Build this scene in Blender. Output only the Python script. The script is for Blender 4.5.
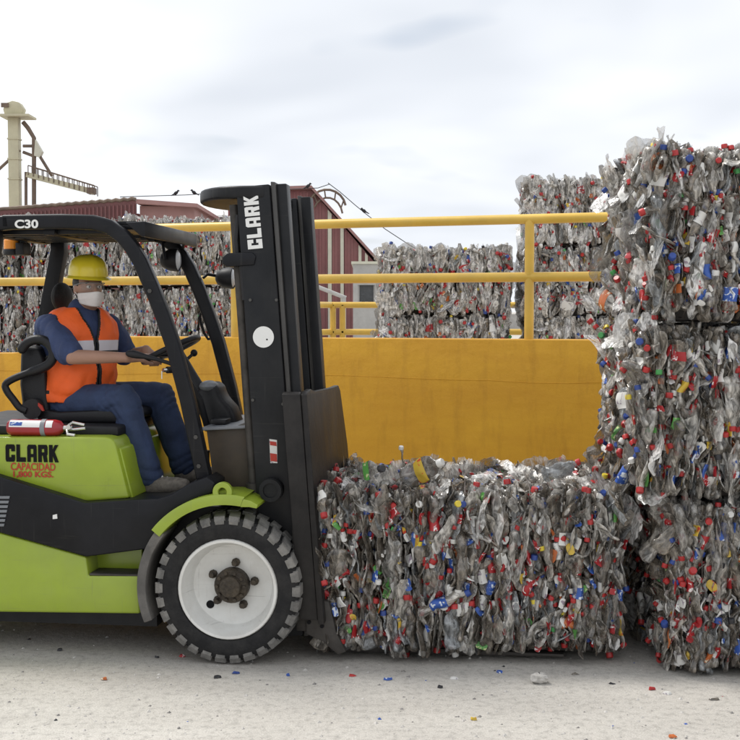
import bpy, bmesh, math, random
import numpy as np
from mathutils import Vector, Matrix
R = math.radians
random.seed(7)
for o in list(bpy.data.objects): bpy.data.objects.remove(o)
scene = bpy.context.scene
col = scene.collection

# ------------------------------------------------------------------ camera
H, F, PITCH = 1.70, 1190.0, R(2.84)
cam = bpy.data.cameras.new('camera'); camo = bpy.data.objects.new('camera', cam); col.objects.link(camo)
camo.location = (0, 0, H); camo.rotation_euler = (R(90) - PITCH, 0, 0)
cam.sensor_width = 36; cam.lens = 36 * F / 740.0; cam.clip_end = 3000; cam.clip_start = .1
scene.camera = camo
# ------------------------------------------------------------------ sky, sun, exposure
SUN_EL, SUN_AZ = R(58), R(-62)      # azimuth measured from +Y (away from camera) towards +X
world = bpy.data.worlds.new('World'); scene.world = world; world.use_nodes = True
nt = world.node_tree; nt.nodes.clear()
def wn(t): return nt.nodes.new(t)
wout, bg, sky = wn('ShaderNodeOutputWorld'), wn('ShaderNodeBackground'), wn('ShaderNodeTexSky')
sky.sky_type = 'NISHITA'; sky.sun_disc = False; sky.sun_elevation = SUN_EL; sky.sun_rotation = SUN_AZ
sky.air_density = 1.0; sky.dust_density = 2.0
tc, sep, addz, div = wn('ShaderNodeTexCoord'), wn('ShaderNodeSeparateXYZ'), wn('ShaderNodeMath'), wn('ShaderNodeVectorMath')
nz, nz2, rmp, rmp2, mx = wn('ShaderNodeTexNoise'), wn('ShaderNodeTexNoise'), wn('ShaderNodeValToRGB'), wn('ShaderNodeValToRGB'), wn('ShaderNodeMixRGB')
L = nt.links.new
L(tc.outputs['Generated'], sep.inputs[0]); addz.operation = 'ADD'; addz.inputs[1].default_value = .22
absz = wn('ShaderNodeMath'); absz.operation = 'ABSOLUTE'; L(sep.outputs[2], absz.inputs[0]); L(absz.outputs[0], addz.inputs[0])
comb = wn('ShaderNodeCombineXYZ')
for k in range(3): L(addz.outputs[0], comb.inputs[k])
div.operation = 'DIVIDE'; L(tc.outputs['Generated'], div.inputs[0]); L(comb.outputs[0], div.inputs[1])
L(div.outputs[0], nz.inputs['Vector']); L(div.outputs[0], nz2.inputs['Vector'])
nz.inputs['Scale'].default_value = 1.15; nz.inputs['Detail'].default_value = 3; nz.inputs['Roughness'].default_value = .5; nz.inputs['Distortion'].default_value = .3
nz2.inputs['Scale'].default_value = 1.9; nz2.inputs['Detail'].default_value = 3
rmp.color_ramp.elements[0].position = .30; rmp.color_ramp.elements[0].color = (6.7, 7.1, 7.75, 1)
rmp.color_ramp.elements[1].position = .68; rmp.color_ramp.elements[1].color = (10.0, 10.2, 10.5, 1)
rmp2.color_ramp.elements[0].position = .24; rmp2.color_ramp.elements[0].color = (.45, .45, .45, 1)
rmp2.color_ramp.elements[1].position = .42; rmp2.color_ramp.elements[1].color = (1, 1, 1, 1)
L(nz.outputs['Fac'], rmp.inputs[0]); L(nz2.outputs['Fac'], rmp2.inputs[0])
L(rmp2.outputs[0], mx.inputs[0]); L(sky.outputs[0], mx.inputs[1]); L(rmp.outputs[0], mx.inputs[2])
L(mx.outputs[0], bg.inputs[0]); bg.inputs[1].default_value = .103; L(bg.outputs[0], wout.inputs[0])
sun = bpy.data.lights.new('sun', 'SUN'); suno = bpy.data.objects.new('sun', sun); col.objects.link(suno)
sun.energy = 2.9; sun.angle = R(16); sun.color = (1, .97, .92)
sd = Vector((math.sin(SUN_AZ) * math.cos(SUN_EL), math.cos(SUN_AZ) * math.cos(SUN_EL), math.sin(SUN_EL)))
suno.rotation_euler = sd.to_track_quat('Z', 'Y').to_euler(); suno.location = (-6, 4, 12)
vs = scene.view_settings; vs.view_transform = 'Standard'; vs.look = 'None'; vs.exposure = 0.16; vs.gamma = 1; vs.use_curve_mapping = False
scene.render.engine = 'CYCLES'
scene.cycles.transparent_max_bounces = 5; scene.cycles.max_bounces = 4; scene.cycles.diffuse_bounces = 2; scene.cycles.glossy_bounces = 2; scene.cycles.caustics_reflective = False; scene.cycles.caustics_refractive = False
scene.render.resolution_x = scene.render.resolution_y = 1024

# ------------------------------------------------------------------ pixel -> direction helpers
def ray(px, py):
    u, v = (px - 370) / F, (370 - py) / F
    return Vector((u, math.cos(PITCH) + v * math.sin(PITCH), -math.sin(PITCH) + v * math.cos(PITCH)))
def atY(px, py, Y):
    d = ray(px, py); t = Y / d.y
    return Vector((d.x * t, Y, H + d.z * t))
def ground_at(px, py):
    d = ray(px, py); t = -H / d.z
    return Vector((d.x * t, d.y * t, 0))
YAW = R(-7)
FR = Matrix.Rotation(YAW, 3, 'Z')
TYRE_R = .365
_d = ray(227, 590); _t = (TYRE_R - H) / _d.z
_c = Vector((0, 0, H)) + _d * _t
FO = _c - FR @ Vector((0, -.6, 0)); FO.z = 0          # forklift origin: middle of front axle on the ground
def FL(px, py, yl):                                    # pixel -> (x, z) on the forklift's own plane y = yl
    d = FR.transposed() @ ray(px, py); c = FR.transposed() @ (Vector((0, 0, H)) - FO)
    t = (yl - c.y) / d.y
    p = c + d * t
    return (p.x, p.z)
def FL3(px, py, yl):
    x, z = FL(px, py, yl); return Vector((x, yl, z))
def FP(pts, yl): return [FL(a, b, yl) for a, b in pts]

# ------------------------------------------------------------------ materials
MATS = {}
def new_mat(name):
    m = bpy.data.materials.new(name); m.use_nodes = True; n = m.node_tree
    n.nodes.clear(); o = n.nodes.new('ShaderNodeOutputMaterial'); b = n.nodes.new('ShaderNodeBsdfPrincipled')
    n.links.new(b.outputs[0], o.inputs[0]); MATS[name] = m
    return m, n, b, o
def mat(name, c, rough=.5, metal=0, var=.15, scale=8, dust=0, dustcol=(.42, .39, .34), bump=0, bscale=60, spec=.5, coat=0, stretch=None, rvar=.15, scratch=0):
    m, n, b, o = new_mat(name); N = n.nodes.new; K = n.links.new
    tcn = N('ShaderNodeTexCoord'); mp = N('ShaderNodeMapping'); K(tcn.outputs['Object'], mp.inputs[0])
    if stretch: mp.inputs['Scale'].default_value = stretch
    a = N('ShaderNodeTexNoise'); a.inputs['Scale'].default_value = scale; a.inputs['Detail'].default_value = 4; a.inputs['Roughness'].default_value = .62
    K(mp.outputs[0], a.inputs['Vector'])
    r = N('ShaderNodeValToRGB'); r.color_ramp.elements[0].position = .28; r.color_ramp.elements[1].position = .72
    r.color_ramp.elements[0].color = tuple(max(0, x * (1 - var)) for x in c) + (1,)
    r.color_ramp.elements[1].color = tuple(min(1, x * (1 + var)) for x in c) + (1,)
    K(a.outputs['Fac'], r.inputs[0]); last = r.outputs[0]
    if dust > 0:
        d = N('ShaderNodeTexNoise'); d.inputs['Scale'].default_value = scale * .45; d.inputs['Detail'].default_value = 5; d.inputs['Roughness'].default_value = .72
        K(tcn.outputs['Object'], d.inputs['Vector'])
        dr = N('ShaderNodeValToRGB'); dr.color_ramp.elements[0].position = .42; dr.color_ramp.elements[1].position = .78
        dr.color_ramp.elements[0].color = (dust * .12,) * 3 + (1,); dr.color_ramp.elements[1].color = (dust,) * 3 + (1,)
        K(d.outputs['Fac'], dr.inputs[0])
        mxn = N('ShaderNodeMixRGB'); K(dr.outputs[0], mxn.inputs[0]); K(last, mxn.inputs[1]); mxn.inputs[2].default_value = dustcol + (1,)
        last = mxn.outputs[0]
    if scratch:
        for sv in ((3, 3, 70), (80, 80, 2.5)):
            sm = N('ShaderNodeMapping'); sm.inputs['Scale'].default_value = sv; sm.inputs['Rotation'].default_value = (.1, .35, .2); K(tcn.outputs['Object'], sm.inputs[0])
            sn = N('ShaderNodeTexNoise'); sn.inputs['Scale'].default_value = 1.3; sn.inputs['Detail'].default_value = 3; K(sm.outputs[0], sn.inputs['Vector'])
            sr = N('ShaderNodeValToRGB'); sr.color_ramp.elements[0].position = .66; sr.color_ramp.elements[0].color = (0, 0, 0, 1); sr.color_ramp.elements[1].position = .74; sr.color_ramp.elements[1].color = (scratch,) * 3 + (1,)
            K(sn.outputs['Fac'], sr.inputs[0]); sx_ = N('ShaderNodeMixRGB'); K(sr.outputs[0], sx_.inputs[0]); K(last, sx_.inputs[1]); sx_.inputs[2].default_value = (.12, .115, .10, 1); last = sx_.outputs[0]
    K(last, b.inputs['Base Color'])
    rr = N('ShaderNodeMapRange'); rr.inputs['To Min'].default_value = max(.03, rough - rvar); rr.inputs['To Max'].default_value = min(1, rough + rvar)
    K(a.outputs['Fac'], rr.inputs[0]); K(rr.outputs[0], b.inputs['Roughness'])
    b.inputs['Metallic'].default_value = metal; b.inputs['Specular IOR Level'].default_value = spec
    if coat: b.inputs['Coat Weight'].default_value = coat; b.inputs['Coat Roughness'].default_value = .15
    if bump:
        bn = N('ShaderNodeTexNoise'); bn.inputs['Scale'].default_value = bscale; bn.inputs['Detail'].default_value = 5
        K(tcn.outputs['Object'], bn.inputs['Vector'])
        bu = N('ShaderNodeBump'); bu.inputs['Strength'].default_value = bump; bu.inputs['Distance'].default_value = .02
        K(bn.outputs['Fac'], bu.inputs['Height']); K(bu.outputs[0], b.inputs['Normal'])
    return m
# --- crushed clear plastic: thin film that lets part of the light through
def pet_mat(name, cols, clear, rough=.22):
    m, n, b, o = new_mat(name); N = n.nodes.new; K = n.links.new
    g, oi = N('ShaderNodeNewGeometry'), N('ShaderNodeObjectInfo')
    ad = N('ShaderNodeMath'); ad.operation = 'ADD'; K(g.outputs['Random Per Island'], ad.inputs[0]); K(oi.outputs['Random'], ad.inputs[1])
    fr = N('ShaderNodeMath'); fr.operation = 'FRACT'; K(ad.outputs[0], fr.inputs[0])
    r = N('ShaderNodeValToRGB'); e = r.color_ramp.elements
    while len(e) < len(cols): e.new(.5)
    for k, c in enumerate(cols): e[k].position = k / len(cols); e[k].color = c + (1,)
    r.color_ramp.interpolation = 'CONSTANT'; K(fr.outputs[0], r.inputs[0])
    tcn = N('ShaderNodeTexCoord'); nn = N('ShaderNodeTexNoise'); nn.inputs['Scale'].default_value = 1; nn.inputs['Detail'].default_value = 2.0; nn.inputs['Roughness'].default_value = .6; nn.inputs['Distortion'].default_value = .6
    mp = N('ShaderNodeMapping'); mp.inputs['Scale'].default_value = (44, 44, 24); K(tcn.outputs['Object'], mp.inputs[0]); K(mp.outputs[0], nn.inputs['Vector'])
    hs = N('ShaderNodeHueSaturation'); vr = N('ShaderNodeMapRange'); vr.inputs['From Min'].default_value = .3; vr.inputs['From Max'].default_value = .7; vr.inputs['To Min'].default_value = .42; vr.inputs['To Max'].default_value = 1.6
    K(nn.outputs['Fac'], vr.inputs[0]); K(vr.outputs[0], hs.inputs['Value']); K(r.outputs[0], hs.inputs['Color'])
    K(hs.outputs[0], b.inputs['Base Color']); b.inputs['Roughness'].default_value = rough; b.inputs['Specular IOR Level'].default_value = 1.0; b.inputs['IOR'].default_value = 1.62
    bu = N('ShaderNodeBump'); bu.inputs['Strength'].default_value = .6; bu.inputs['Distance'].default_value = .010
    K(nn.outputs['Fac'], bu.inputs['Height']); K(bu.outputs[0], b.inputs['Normal'])
    tr = N('ShaderNodeBsdfTransparent'); tr.inputs[0].default_value = (.93, .93, .92, 1)
    ms = N('ShaderNodeMixShader')
    fac = N('ShaderNodeMapRange'); fac.inputs['From Min'].default_value = .3; fac.inputs['From Max'].default_value = .7; fac.inputs['To Min'].default_value = clear + .28; fac.inputs['To Max'].default_value = clear - .28
    K(nn.outputs['Fac'], fac.inputs[0]); K(fac.outputs[0], ms.inputs[0]); K(b.outputs[0], ms.inputs[1]); K(tr.outputs[0], ms.inputs[2])
    K(ms.outputs[0], o.inputs[0])
    return m
pet_mat('clear_plastic', [(.26, .232, .195), (.17, .144, .114), (.35, .326, .288), (.13, .109, .087), (.26, .247, .225), (.20, .172, .138), (.43, .405, .365), (.18, .16, .14), (.22, .23, .235), (.105, .088, .07)], .36, .2)
pet_mat('milky_film', [(.53, .51, .475), (.43, .41, .375), (.62, .605, .58), (.50, .49, .475)], .36, .24)
def print_mat(name, c, ink, thr=.56):
    m, n, b, o = new_mat(name); N = n.nodes.new; K = n.links.new
    tcn, nn, r, oi = N('ShaderNodeTexCoord'), N('ShaderNodeTexNoise'), N('ShaderNodeValToRGB'), N('ShaderNodeObjectInfo')
    va = N('ShaderNodeVectorMath'); va.operation = 'ADD'; K(tcn.outputs['Object'], va.inputs[0]); K(oi.outputs['Random'], va.inputs[1])
    nn.inputs['Scale'].default_value = 34; nn.inputs['Detail'].default_value = 3; nn.inputs['Distortion'].default_value = .8; K(va.outputs[0], nn.inputs['Vector'])
    e = r.color_ramp.elements; e[0].position = thr - .01; e[0].color = c + (1,); e[1].position = thr + .02; e[1].color = ink + (1,)
    K(nn.outputs['Fac'], r.inputs[0]); K(r.outputs[0], b.inputs['Base Color']); b.inputs['Roughness'].default_value = .4
    return m
print_mat('label_red', (.36, .016, .02), (.75, .7, .68), .6)
print_mat('label_blue', (.03, .09, .36), (.6, .65, .72), .58)
print_mat('label_white', (.66, .65, .62), (.3, .25, .3), .62)
print_mat('label_yellow', (.58, .40, .05), (.55, .06, .03), .6)
print_mat('label_orange', (.46, .12, .03), (.65, .6, .45), .6)
print_mat('label_green', (.10, .32, .07), (.55, .6, .3), .6)
LABELS = ['label_red'] * 9 + ['label_white'] * 16 + ['label_blue'] * 4 + ['label_yellow'] * 2 + ['label_orange'] * 2 + ['label_green']
mat('cap_red', (.38, .022, .022), .38, var=.35, scale=30); mat('cap_blue', (.022, .055, .24), .38, var=.3, scale=30); mat('cap_white', (.62, .61, .58), .4, var=.12)
mat('cap_yellow', (.7, .55, .05), .4); mat('cap_green', (.05, .28, .07), .4); mat('cap_black', (.02, .02, .024), .4)
CAPS = ['cap_red'] * 17 + ['cap_blue'] * 5 + ['cap_white'] * 4 + ['cap_yellow', 'cap_green', 'cap_black']
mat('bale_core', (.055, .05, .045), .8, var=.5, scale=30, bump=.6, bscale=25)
mat('wire_steel', (.12, .1, .09), .5, .6)
mat('green_paint', (.29, .385, .022), .33, var=.10, scale=5, dust=.22, dustcol=(.27, .28, .16), coat=.25, spec=.5, scratch=.22)
mat('rail_worn', (.06, .058, .055), .42, .5, var=.5, scale=9, dust=.3, dustcol=(.14, .13, .12), stretch=(1, 1, .1))
mat('black_paint', (.0075, .008, .0105), .36, var=.3, scale=6, dust=.05, dustcol=(.16, .155, .15), scratch=.12, spec=.22)
mat('mast_steel', (.010, .011, .013), .42, var=.35, scale=7, dust=.10, dustcol=(.14, .13, .12), stretch=(1, 1, .15), scratch=.12, spec=.22)
mat('backrest_steel', (.014, .013, .013), .5, .1, var=.4, scale=6, dust=.3, dustcol=(.10, .09, .08), stretch=(1.6, 1.6, .2), bump=.08, bscale=30, spec=.22)
mat('worn_steel', (.05, .046, .042), .55, .3, var=.45, scale=14, dust=.4, dustcol=(.14, .125, .11), spec=.3)
mat('black_plastic', (.012, .012, .014), .5, spec=.3, var=.25, scale=12, dust=.1, dustcol=(.15, .15, .15))
mat('vinyl', (.010, .010, .012), .45, spec=.35, var=.25, scale=14, bump=.08, bscale=120)
mat('grey_plastic', (.19, .20, .215), .45, var=.12)
mat('brown_panel', (.045, .032, .02), .6, var=.4, scale=9, dust=.25, dustcol=(.10, .08, .055))
mat('tyre_rubber', (.012, .012, .013), .75, spec=.25, var=.3, scale=18, dust=.15, dustcol=(.2, .19, .175), bump=.15, bscale=90)
mat('dusty_rubber', (.10, .098, .093), .85, var=.35, scale=16, dust=.75, dustcol=(.36, .34, .31), bump=.2, bscale=70)
mat('rim_white', (.74, .74, .71), .42, var=.05, scale=9, dust=.5, dustcol=(.46, .42, .36), scratch=.3)
mat('hub_grease', (.035, .028, .022), .6, .3, var=.6, scale=40, dust=.35, dustcol=(.22, .17, .1), bump=.5, bscale=60)
mat('mud_guard', (.09, .085, .08), .8, var=.3, scale=10, dust=.7, dustcol=(.3, .28, .25))
mat('white_sticker', (.78, .78, .76), .5, var=.03); mat('black_ink', (.006, .006, .007), .6, spec=.15); mat('red_ink', (.42, .03, .015), .5)
mat('amber_lens', (.75, .26, .02), .25, var=.1); mat('lamp_glass', (.62, .64, .66), .12, var=.05)
mat('extinguisher_red', (.30, .012, .02), .3, coat=.3, var=.1); mat('chrome', (.6, .6, .58), .25, .9)
mat('yellow_paint', (.68, .43, .06), .42, var=.12, scale=4, dust=.12)
mat('skin', (.36, .205, .145), .5, var=.08, scale=14, spec=.4); mat('hair_black', (.012, .010, .009), .6)
mat('shirt_navy', (.034, .052, .125), .85, var=.18, scale=14, bump=.3, bscale=26); mat('denim', (.030, .048, .105), .88, var=.3, scale=9, bump=.35, bscale=22)
mat('vest_orange', (.92, .135, .018), .65, var=.06, scale=12, bump=.25, bscale=20); mat('reflective_band', (.66, .62, .66), .45, var=.06)
mat('trim_black', (.012, .012, .012), .7); mat('helmet_yellow', (.78, .62, .03), .32, var=.03, coat=.3); mat('mask_white', (.72, .69, .67), .85, var=.05, bump=.2, bscale=30)
mat('boot_suede', (.16, .14, .12), .8, var=.45, scale=40); mat('sole', (.03, .03, .03), .8); mat('eye_white', (.7, .68, .64), .3); mat('eye_dark', (.02, .013, .01), .2)
m_, n_, b_, o_ = new_mat('clear_lens'); tr_ = n_.nodes.new('ShaderNodeBsdfTransparent'); ms_ = n_.nodes.new('ShaderNodeMixShader'); ms_.inputs[0].default_value = .80
b_.inputs['Base Color'].default_value = (.3, .32, .33, 1); b_.inputs['Roughness'].default_value = .08
n_.links.new(b_.outputs[0], ms_.inputs[1]); n_.links.new(tr_.outputs[0], ms_.inputs[2]); n_.links.new(ms_.outputs[0], o_.inputs[0])
mat('maroon_sheet', (.14, .045, .045), .55, var=.2, scale=1.2, dust=.25, dustcol=(.25, .15, .14))
mat('corrugated_red', (.215, .075, .075), .55, var=.18, scale=1.2, dust=.35, dustcol=(.36, .2, .18)); mat('cream_sheet', (.58, .57, .46), .55, var=.1, scale=2)
mat('pale_roof', (.62, .60, .60), .6, var=.1, scale=1.0); mat('pink_roof', (.33, .18, .165), .6, var=.15, scale=1.0)
mat('concrete_grey', (.42, .41, .39), .85, var=.18, scale=1.6, dust=.3, dustcol=(.2, .19, .18)); mat('window_dark', (.06, .065, .07), .25)
mat('tower_cream', (.55, .52, .36), .6, var=.12, scale=1.0, dust=.2, dustcol=(.4, .28, .16)); mat('rust_steel', (.16, .115, .085), .7, var=.35, scale=2); mat('bird_black', (.015, .015, .018), .6)

# ------------------------------------------------------------------ mesh helpers
class MB:
    def __init__(s): s.v, s.f, s.m = [], [], []
    def add(s, v, f, m=0):
        k = len(s.v); s.v += [tuple(p) for p in v]; s.f += [tuple(i + k for i in q) for q in f]; s.m += [m] * len(f); return s
    def box(s, a, b, m=0):
        (x0, y0, z0), (x1, y1, z1) = a, b
        return s.add([(x0, y0, z0), (x1, y0, z0), (x1, y1, z0), (x0, y1, z0), (x0, y0, z1), (x1, y0, z1), (x1, y1, z1), (x0, y1, z1)],
                     [(0, 3, 2, 1), (4, 5, 6, 7), (0, 1, 5, 4), (1, 2, 6, 5), (2, 3, 7, 6), (3, 0, 4, 7)], m)
    def prism(s, poly, y0, y1, m=0):                 # poly in (x, z), extruded along y
        n = len(poly); v = [(x, y0, z) for x, z in poly] + [(x, y1, z) for x, z in poly]
        f = [tuple(range(n)), tuple(range(2 * n - 1, n - 1, -1))] + [(i, i + n, (i + 1) % n + n, (i + 1) % n) for i in range(n)]
        return s.add(v, f, m)
    def zprism(s, poly, z0, z1, m=0):
        n = len(poly); v = [(x, y, z0) for x, y in poly] + [(x, y, z1) for x, y in poly]
        f = [tuple(range(n - 1, -1, -1)), tuple(range(n, 2 * n))] + [(i, (i + 1) % n, (i + 1) % n + n, i + n) for i in range(n)]
        return s.add(v, f, m)
    def strip(s, pts, w, y0, y1, m=0):               # ribbon of width w along a polyline in (x, z)
        P = [Vector(p) for p in pts]; A, B = [], []
        for i, p in enumerate(P):
            d = (P[min(i + 1, len(P) - 1)] - P[max(i - 1, 0)]).normalized(); nrm = Vector((-d.y, d.x))
            ww = w[i] if isinstance(w, (list, tuple)) else w
            A.append(p + nrm * ww / 2); B.append(p - nrm * ww / 2)
        n = len(P); v = []
        for a, b in zip(A, B): v += [(a.x, y0, a.y), (b.x, y0, b.y), (b.x, y1, b.y), (a.x, y1, a.y)]
        f = [(0, 1, 2, 3), (4 * n - 1, 4 * n - 2, 4 * n - 3, 4 * n - 4)]
        for i in range(n - 1):
            for k in range(4): f.append((4 * i + k, 4 * i + 4 + k, 4 * i + 4 + (k + 1) % 4, 4 * i + (k + 1) % 4))
        return s.add(v, f, m)
    def tube(s, pts, r, n=10, m=0, closed=False):
        P = [Vector(p) for p in pts]; N = len(P); v, f = [], []; ref = None
        for i, p in enumerate(P):
            d = (P[(i + 1) % N] - P[i - 1]) if closed else (P[min(i + 1, N - 1)] - P[max(i - 1, 0)])
            d.normalize()
            if ref is None: ref = Vector((0, 0, 1)) if abs(d.z) < .9 else Vector((1, 0, 0))
            a = (ref - d * ref.dot(d)).normalized(); b = d.cross(a); ref = a
            rr = r[i] if isinstance(r, (list, tuple)) else r
            v += [p + (a * math.cos(t) + b * math.sin(t)) * rr for t in [2 * math.pi * k / n for k in range(n)]]
        for i in range(N if closed else N - 1):
            for k in range(n): f.append((i * n + k, i * n + (k + 1) % n, ((i + 1) % N) * n + (k + 1) % n, ((i + 1) % N) * n + k))
        if not closed: f += [tuple(range(n - 1, -1, -1)), tuple(range((N - 1) * n, N * n))]
        return s.add(v, f, m)
    def lathe(s, prof, n, org=(0, 0, 0), axis='y', m=0, closed=False, caps=True):  # prof: (radius, along)
        v, f = [], []; ox, oy, oz = org
        for r, h in prof:
            for k in range(n):
                t = 2 * math.pi * k / n; c, q = r * math.cos(t), r * math.sin(t)
                v.append((ox + c, oy + h, oz + q) if axis == 'y' else ((ox + c, oy + q, oz + h) if axis == 'z' else (ox + h, oy + c, oz + q)))
        N = len(prof)
        for i in range(N if closed else N - 1):
            j = (i + 1) % N
            for k in range(n): f.append((i * n + k, j * n + k, j * n + (k + 1) % n, i * n + (k + 1) % n))
        if not closed and caps: f += [tuple(range(n)), tuple(range((N - 1) * n, N * n))]
        return s.add(v, f, m)
    def ball(s, c, r, n=14, k=9, m=0, rot=None):
        r = (r, r, r) if not isinstance(r, (tuple, list)) else r; v, f = [], []; c = Vector(c)
        for i in range(k + 1):
            ph = math.pi * i / k
            for j in range(n):
                t = 2 * math.pi * j / n; p = Vector((r[0] * math.sin(ph) * math.cos(t), r[1] * math.sin(ph) * math.sin(t), r[2] * math.cos(ph)))
                v.append(c + (rot @ p if rot else p))
        for i in range(k):
            for j in range(n): f.append((i * n + j, i * n + (j + 1) % n, (i + 1) * n + (j + 1) % n, (i + 1) * n + j))
        return s.add(v, f, m)
    def build(s, name, mats, parent=None, bevel=0, seg=2, smooth=35, off=None, weld=1e-5):
        me = bpy.data.meshes.new(name)
        vv = s.v if off is None else [tuple(Vector(p) - off) for p in s.v]
        me.from_pydata(vv, [], s.f); me.polygons.foreach_set('material_index', s.m)
        for k in ([mats] if isinstance(mats, str) else mats): me.materials.append(MATS[k])
        bm = bmesh.new(); bm.from_mesh(me)
        bmesh.ops.remove_doubles(bm, verts=bm.verts, dist=weld)
        bmesh.ops.recalc_face_normals(bm, faces=bm.faces)
        if bevel:
            ed = [e for e in bm.edges if len(e.link_faces) == 2 and e.calc_face_angle(0) > R(28)]
            bmesh.ops.bevel(bm, geom=ed, offset=bevel, segments=seg, affect='EDGES', profile=.5, clamp_overlap=True)
        bm.to_mesh(me); bm.free()
        if smooth:
            me.polygons.foreach_set('use_smooth', [True] * len(me.polygons)); me.set_sharp_from_angle(angle=R(smooth))
        return link(name, me, parent)
def link(name, data, parent=None):
    o = bpy.data.objects.new(name, data); col.objects.link(o)
    if parent is not None: o.parent = parent
    return o
def tag(o, label=None, cat=None, group=None, kind=None):
    if label: o['label'] = label
    if cat: o['category'] = cat
    if group: o['group'] = group
    if kind: o['kind'] = kind
    return o
def empty(name, loc=(0, 0, 0), rz=0):
    o = link(name, None); o.location = loc; o.rotation_euler = (0, 0, rz); o.empty_display_size = .2
    return o
def arc(cx, cy, r, a0, a1, n): return [(cx + r * math.cos(R(a0 + (a1 - a0) * k / n)), cy + r * math.sin(R(a0 + (a1 - a0) * k / n))) for k in range(n + 1)]

# ================================================================== THE SETTING
def ground():
    m, n, b, o = new_mat('dusty_concrete'); N = n.nodes.new; K = n.links.new
    t = N('ShaderNodeTexCoord')
    def noise(sc, det, ro=.6, st=None):
        q = N('ShaderNodeTexNoise'); q.inputs['Scale'].default_value = sc; q.inputs['Detail'].default_value = det; q.inputs['Roughness'].default_value = ro
        if st:
            mp = N('ShaderNodeMapping'); mp.inputs['Scale'].default_value = st; K(t.outputs['Object'], mp.inputs[0]); K(mp.outputs[0], q.inputs['Vector'])
        else: K(t.outputs['Object'], q.inputs['Vector'])
        return q
    a, c, d = noise(.9, 6, .6, (.45, 1.6, 1)), noise(26, 6, .7), noise(150, 3, .7)
    r = N('ShaderNodeValToRGB'); r.color_ramp.elements[0].position = .3; r.color_ramp.elements[1].position = .7
    r.color_ramp.elements[0].color = (.425, .40, .365, 1); r.color_ramp.elements[1].color = (.60, .575, .53, 1); K(a.outputs['Fac'], r.inputs[0])
    r2 = N('ShaderNodeValToRGB'); r2.color_ramp.elements[0].position = .30; r2.color_ramp.elements[0].color = (.6, .6, .6, 1); r2.color_ramp.elements[1].position = .52; r2.color_ramp.elements[1].color = (1, 1, 1, 1)
    K(c.outputs['Fac'], r2.inputs[0])
    r3 = N('ShaderNodeValToRGB'); r3.color_ramp.elements[0].position = .28; r3.color_ramp.elements[0].color = (.62, .60, .57, 1); r3.color_ramp.elements[1].position = .62; r3.color_ramp.elements[1].color = (1.06, 1.06, 1.06, 1)
    K(d.outputs['Fac'], r3.inputs[0])
    m1, m2 = N('ShaderNodeMixRGB'), N('ShaderNodeMixRGB')
    for q in (m1, m2): q.blend_type = 'MULTIPLY'; q.inputs[0].default_value = .8
    K(r.outputs[0], m1.inputs[1]); K(r2.outputs[0], m1.inputs[2]); K(m1.outputs[0], m2.inputs[1]); K(r3.outputs[0], m2.inputs[2])
    K(m2.outputs[0], b.inputs['Base Color']); b.inputs['Roughness'].default_value = .92; b.inputs['Specular IOR Level'].default_value = .2
    bu = N('ShaderNodeBump'); bu.inputs['Strength'].default_value = .5; bu.inputs['Distance'].default_value = .012
    K(c.outputs['Fac'], bu.inputs['Height']); bu2 = N('ShaderNodeBump'); bu2.inputs['Strength'].default_value = .5; bu2.inputs['Distance'].default_value = .004
    K(d.outputs['Fac'], bu2.inputs['Height']); K(bu.outputs[0], bu2.inputs['Normal']); K(bu2.outputs[0], b.inputs['Normal'])
    g = MB().add([(-600, -60, 0), (600, -60, 0), (600, 1500, 0), (-600, 1500, 0)], [(0, 1, 2, 3)]).build('ground', 'dusty_concrete', smooth=0)
    tag(g, kind='structure')
    # grit and pebbles
    rng = np.random.default_rng(3); mb = MB()
    for k in range(1500):
        y = 4.5 + rng.random() ** 1.3 * 2.6; x = (rng.random() - .5) * .72 * y
        s = .0025 + .007 * rng.random() ** 3; a = rng.random() * 6.3
        q = [(math.cos(a + j * 1.57) * s * (1 + .5 * rng.random()), math.sin(a + j * 1.57) * s * (1 + .5 * rng.random())) for j in range(4)]
        mb.add([(x + u, y + w, .0005) for u, w in q] + [(x + s * .2, y, s * (.6 + .6 * rng.random()))], [(0, 1, 4), (1, 2, 4), (2, 3, 4), (3, 0, 4)], 2 + int(rng.integers(4)) if rng.random() < .018 else int(rng.random() < .14))
    mat('grit_pale', (.46, .44, .41), .9, var=.3, scale=40); mat('grit_dark', (.2, .19, .18), .9, var=.3, scale=40)
    tag(mb.build('grit', ['grit_pale', 'grit_dark', 'label_red', 'label_blue', 'label_white', 'cap_black'], smooth=0), 'fine grit and pebbles scattered over the concrete', 'grit', kind='stuff')
ground()

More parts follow.
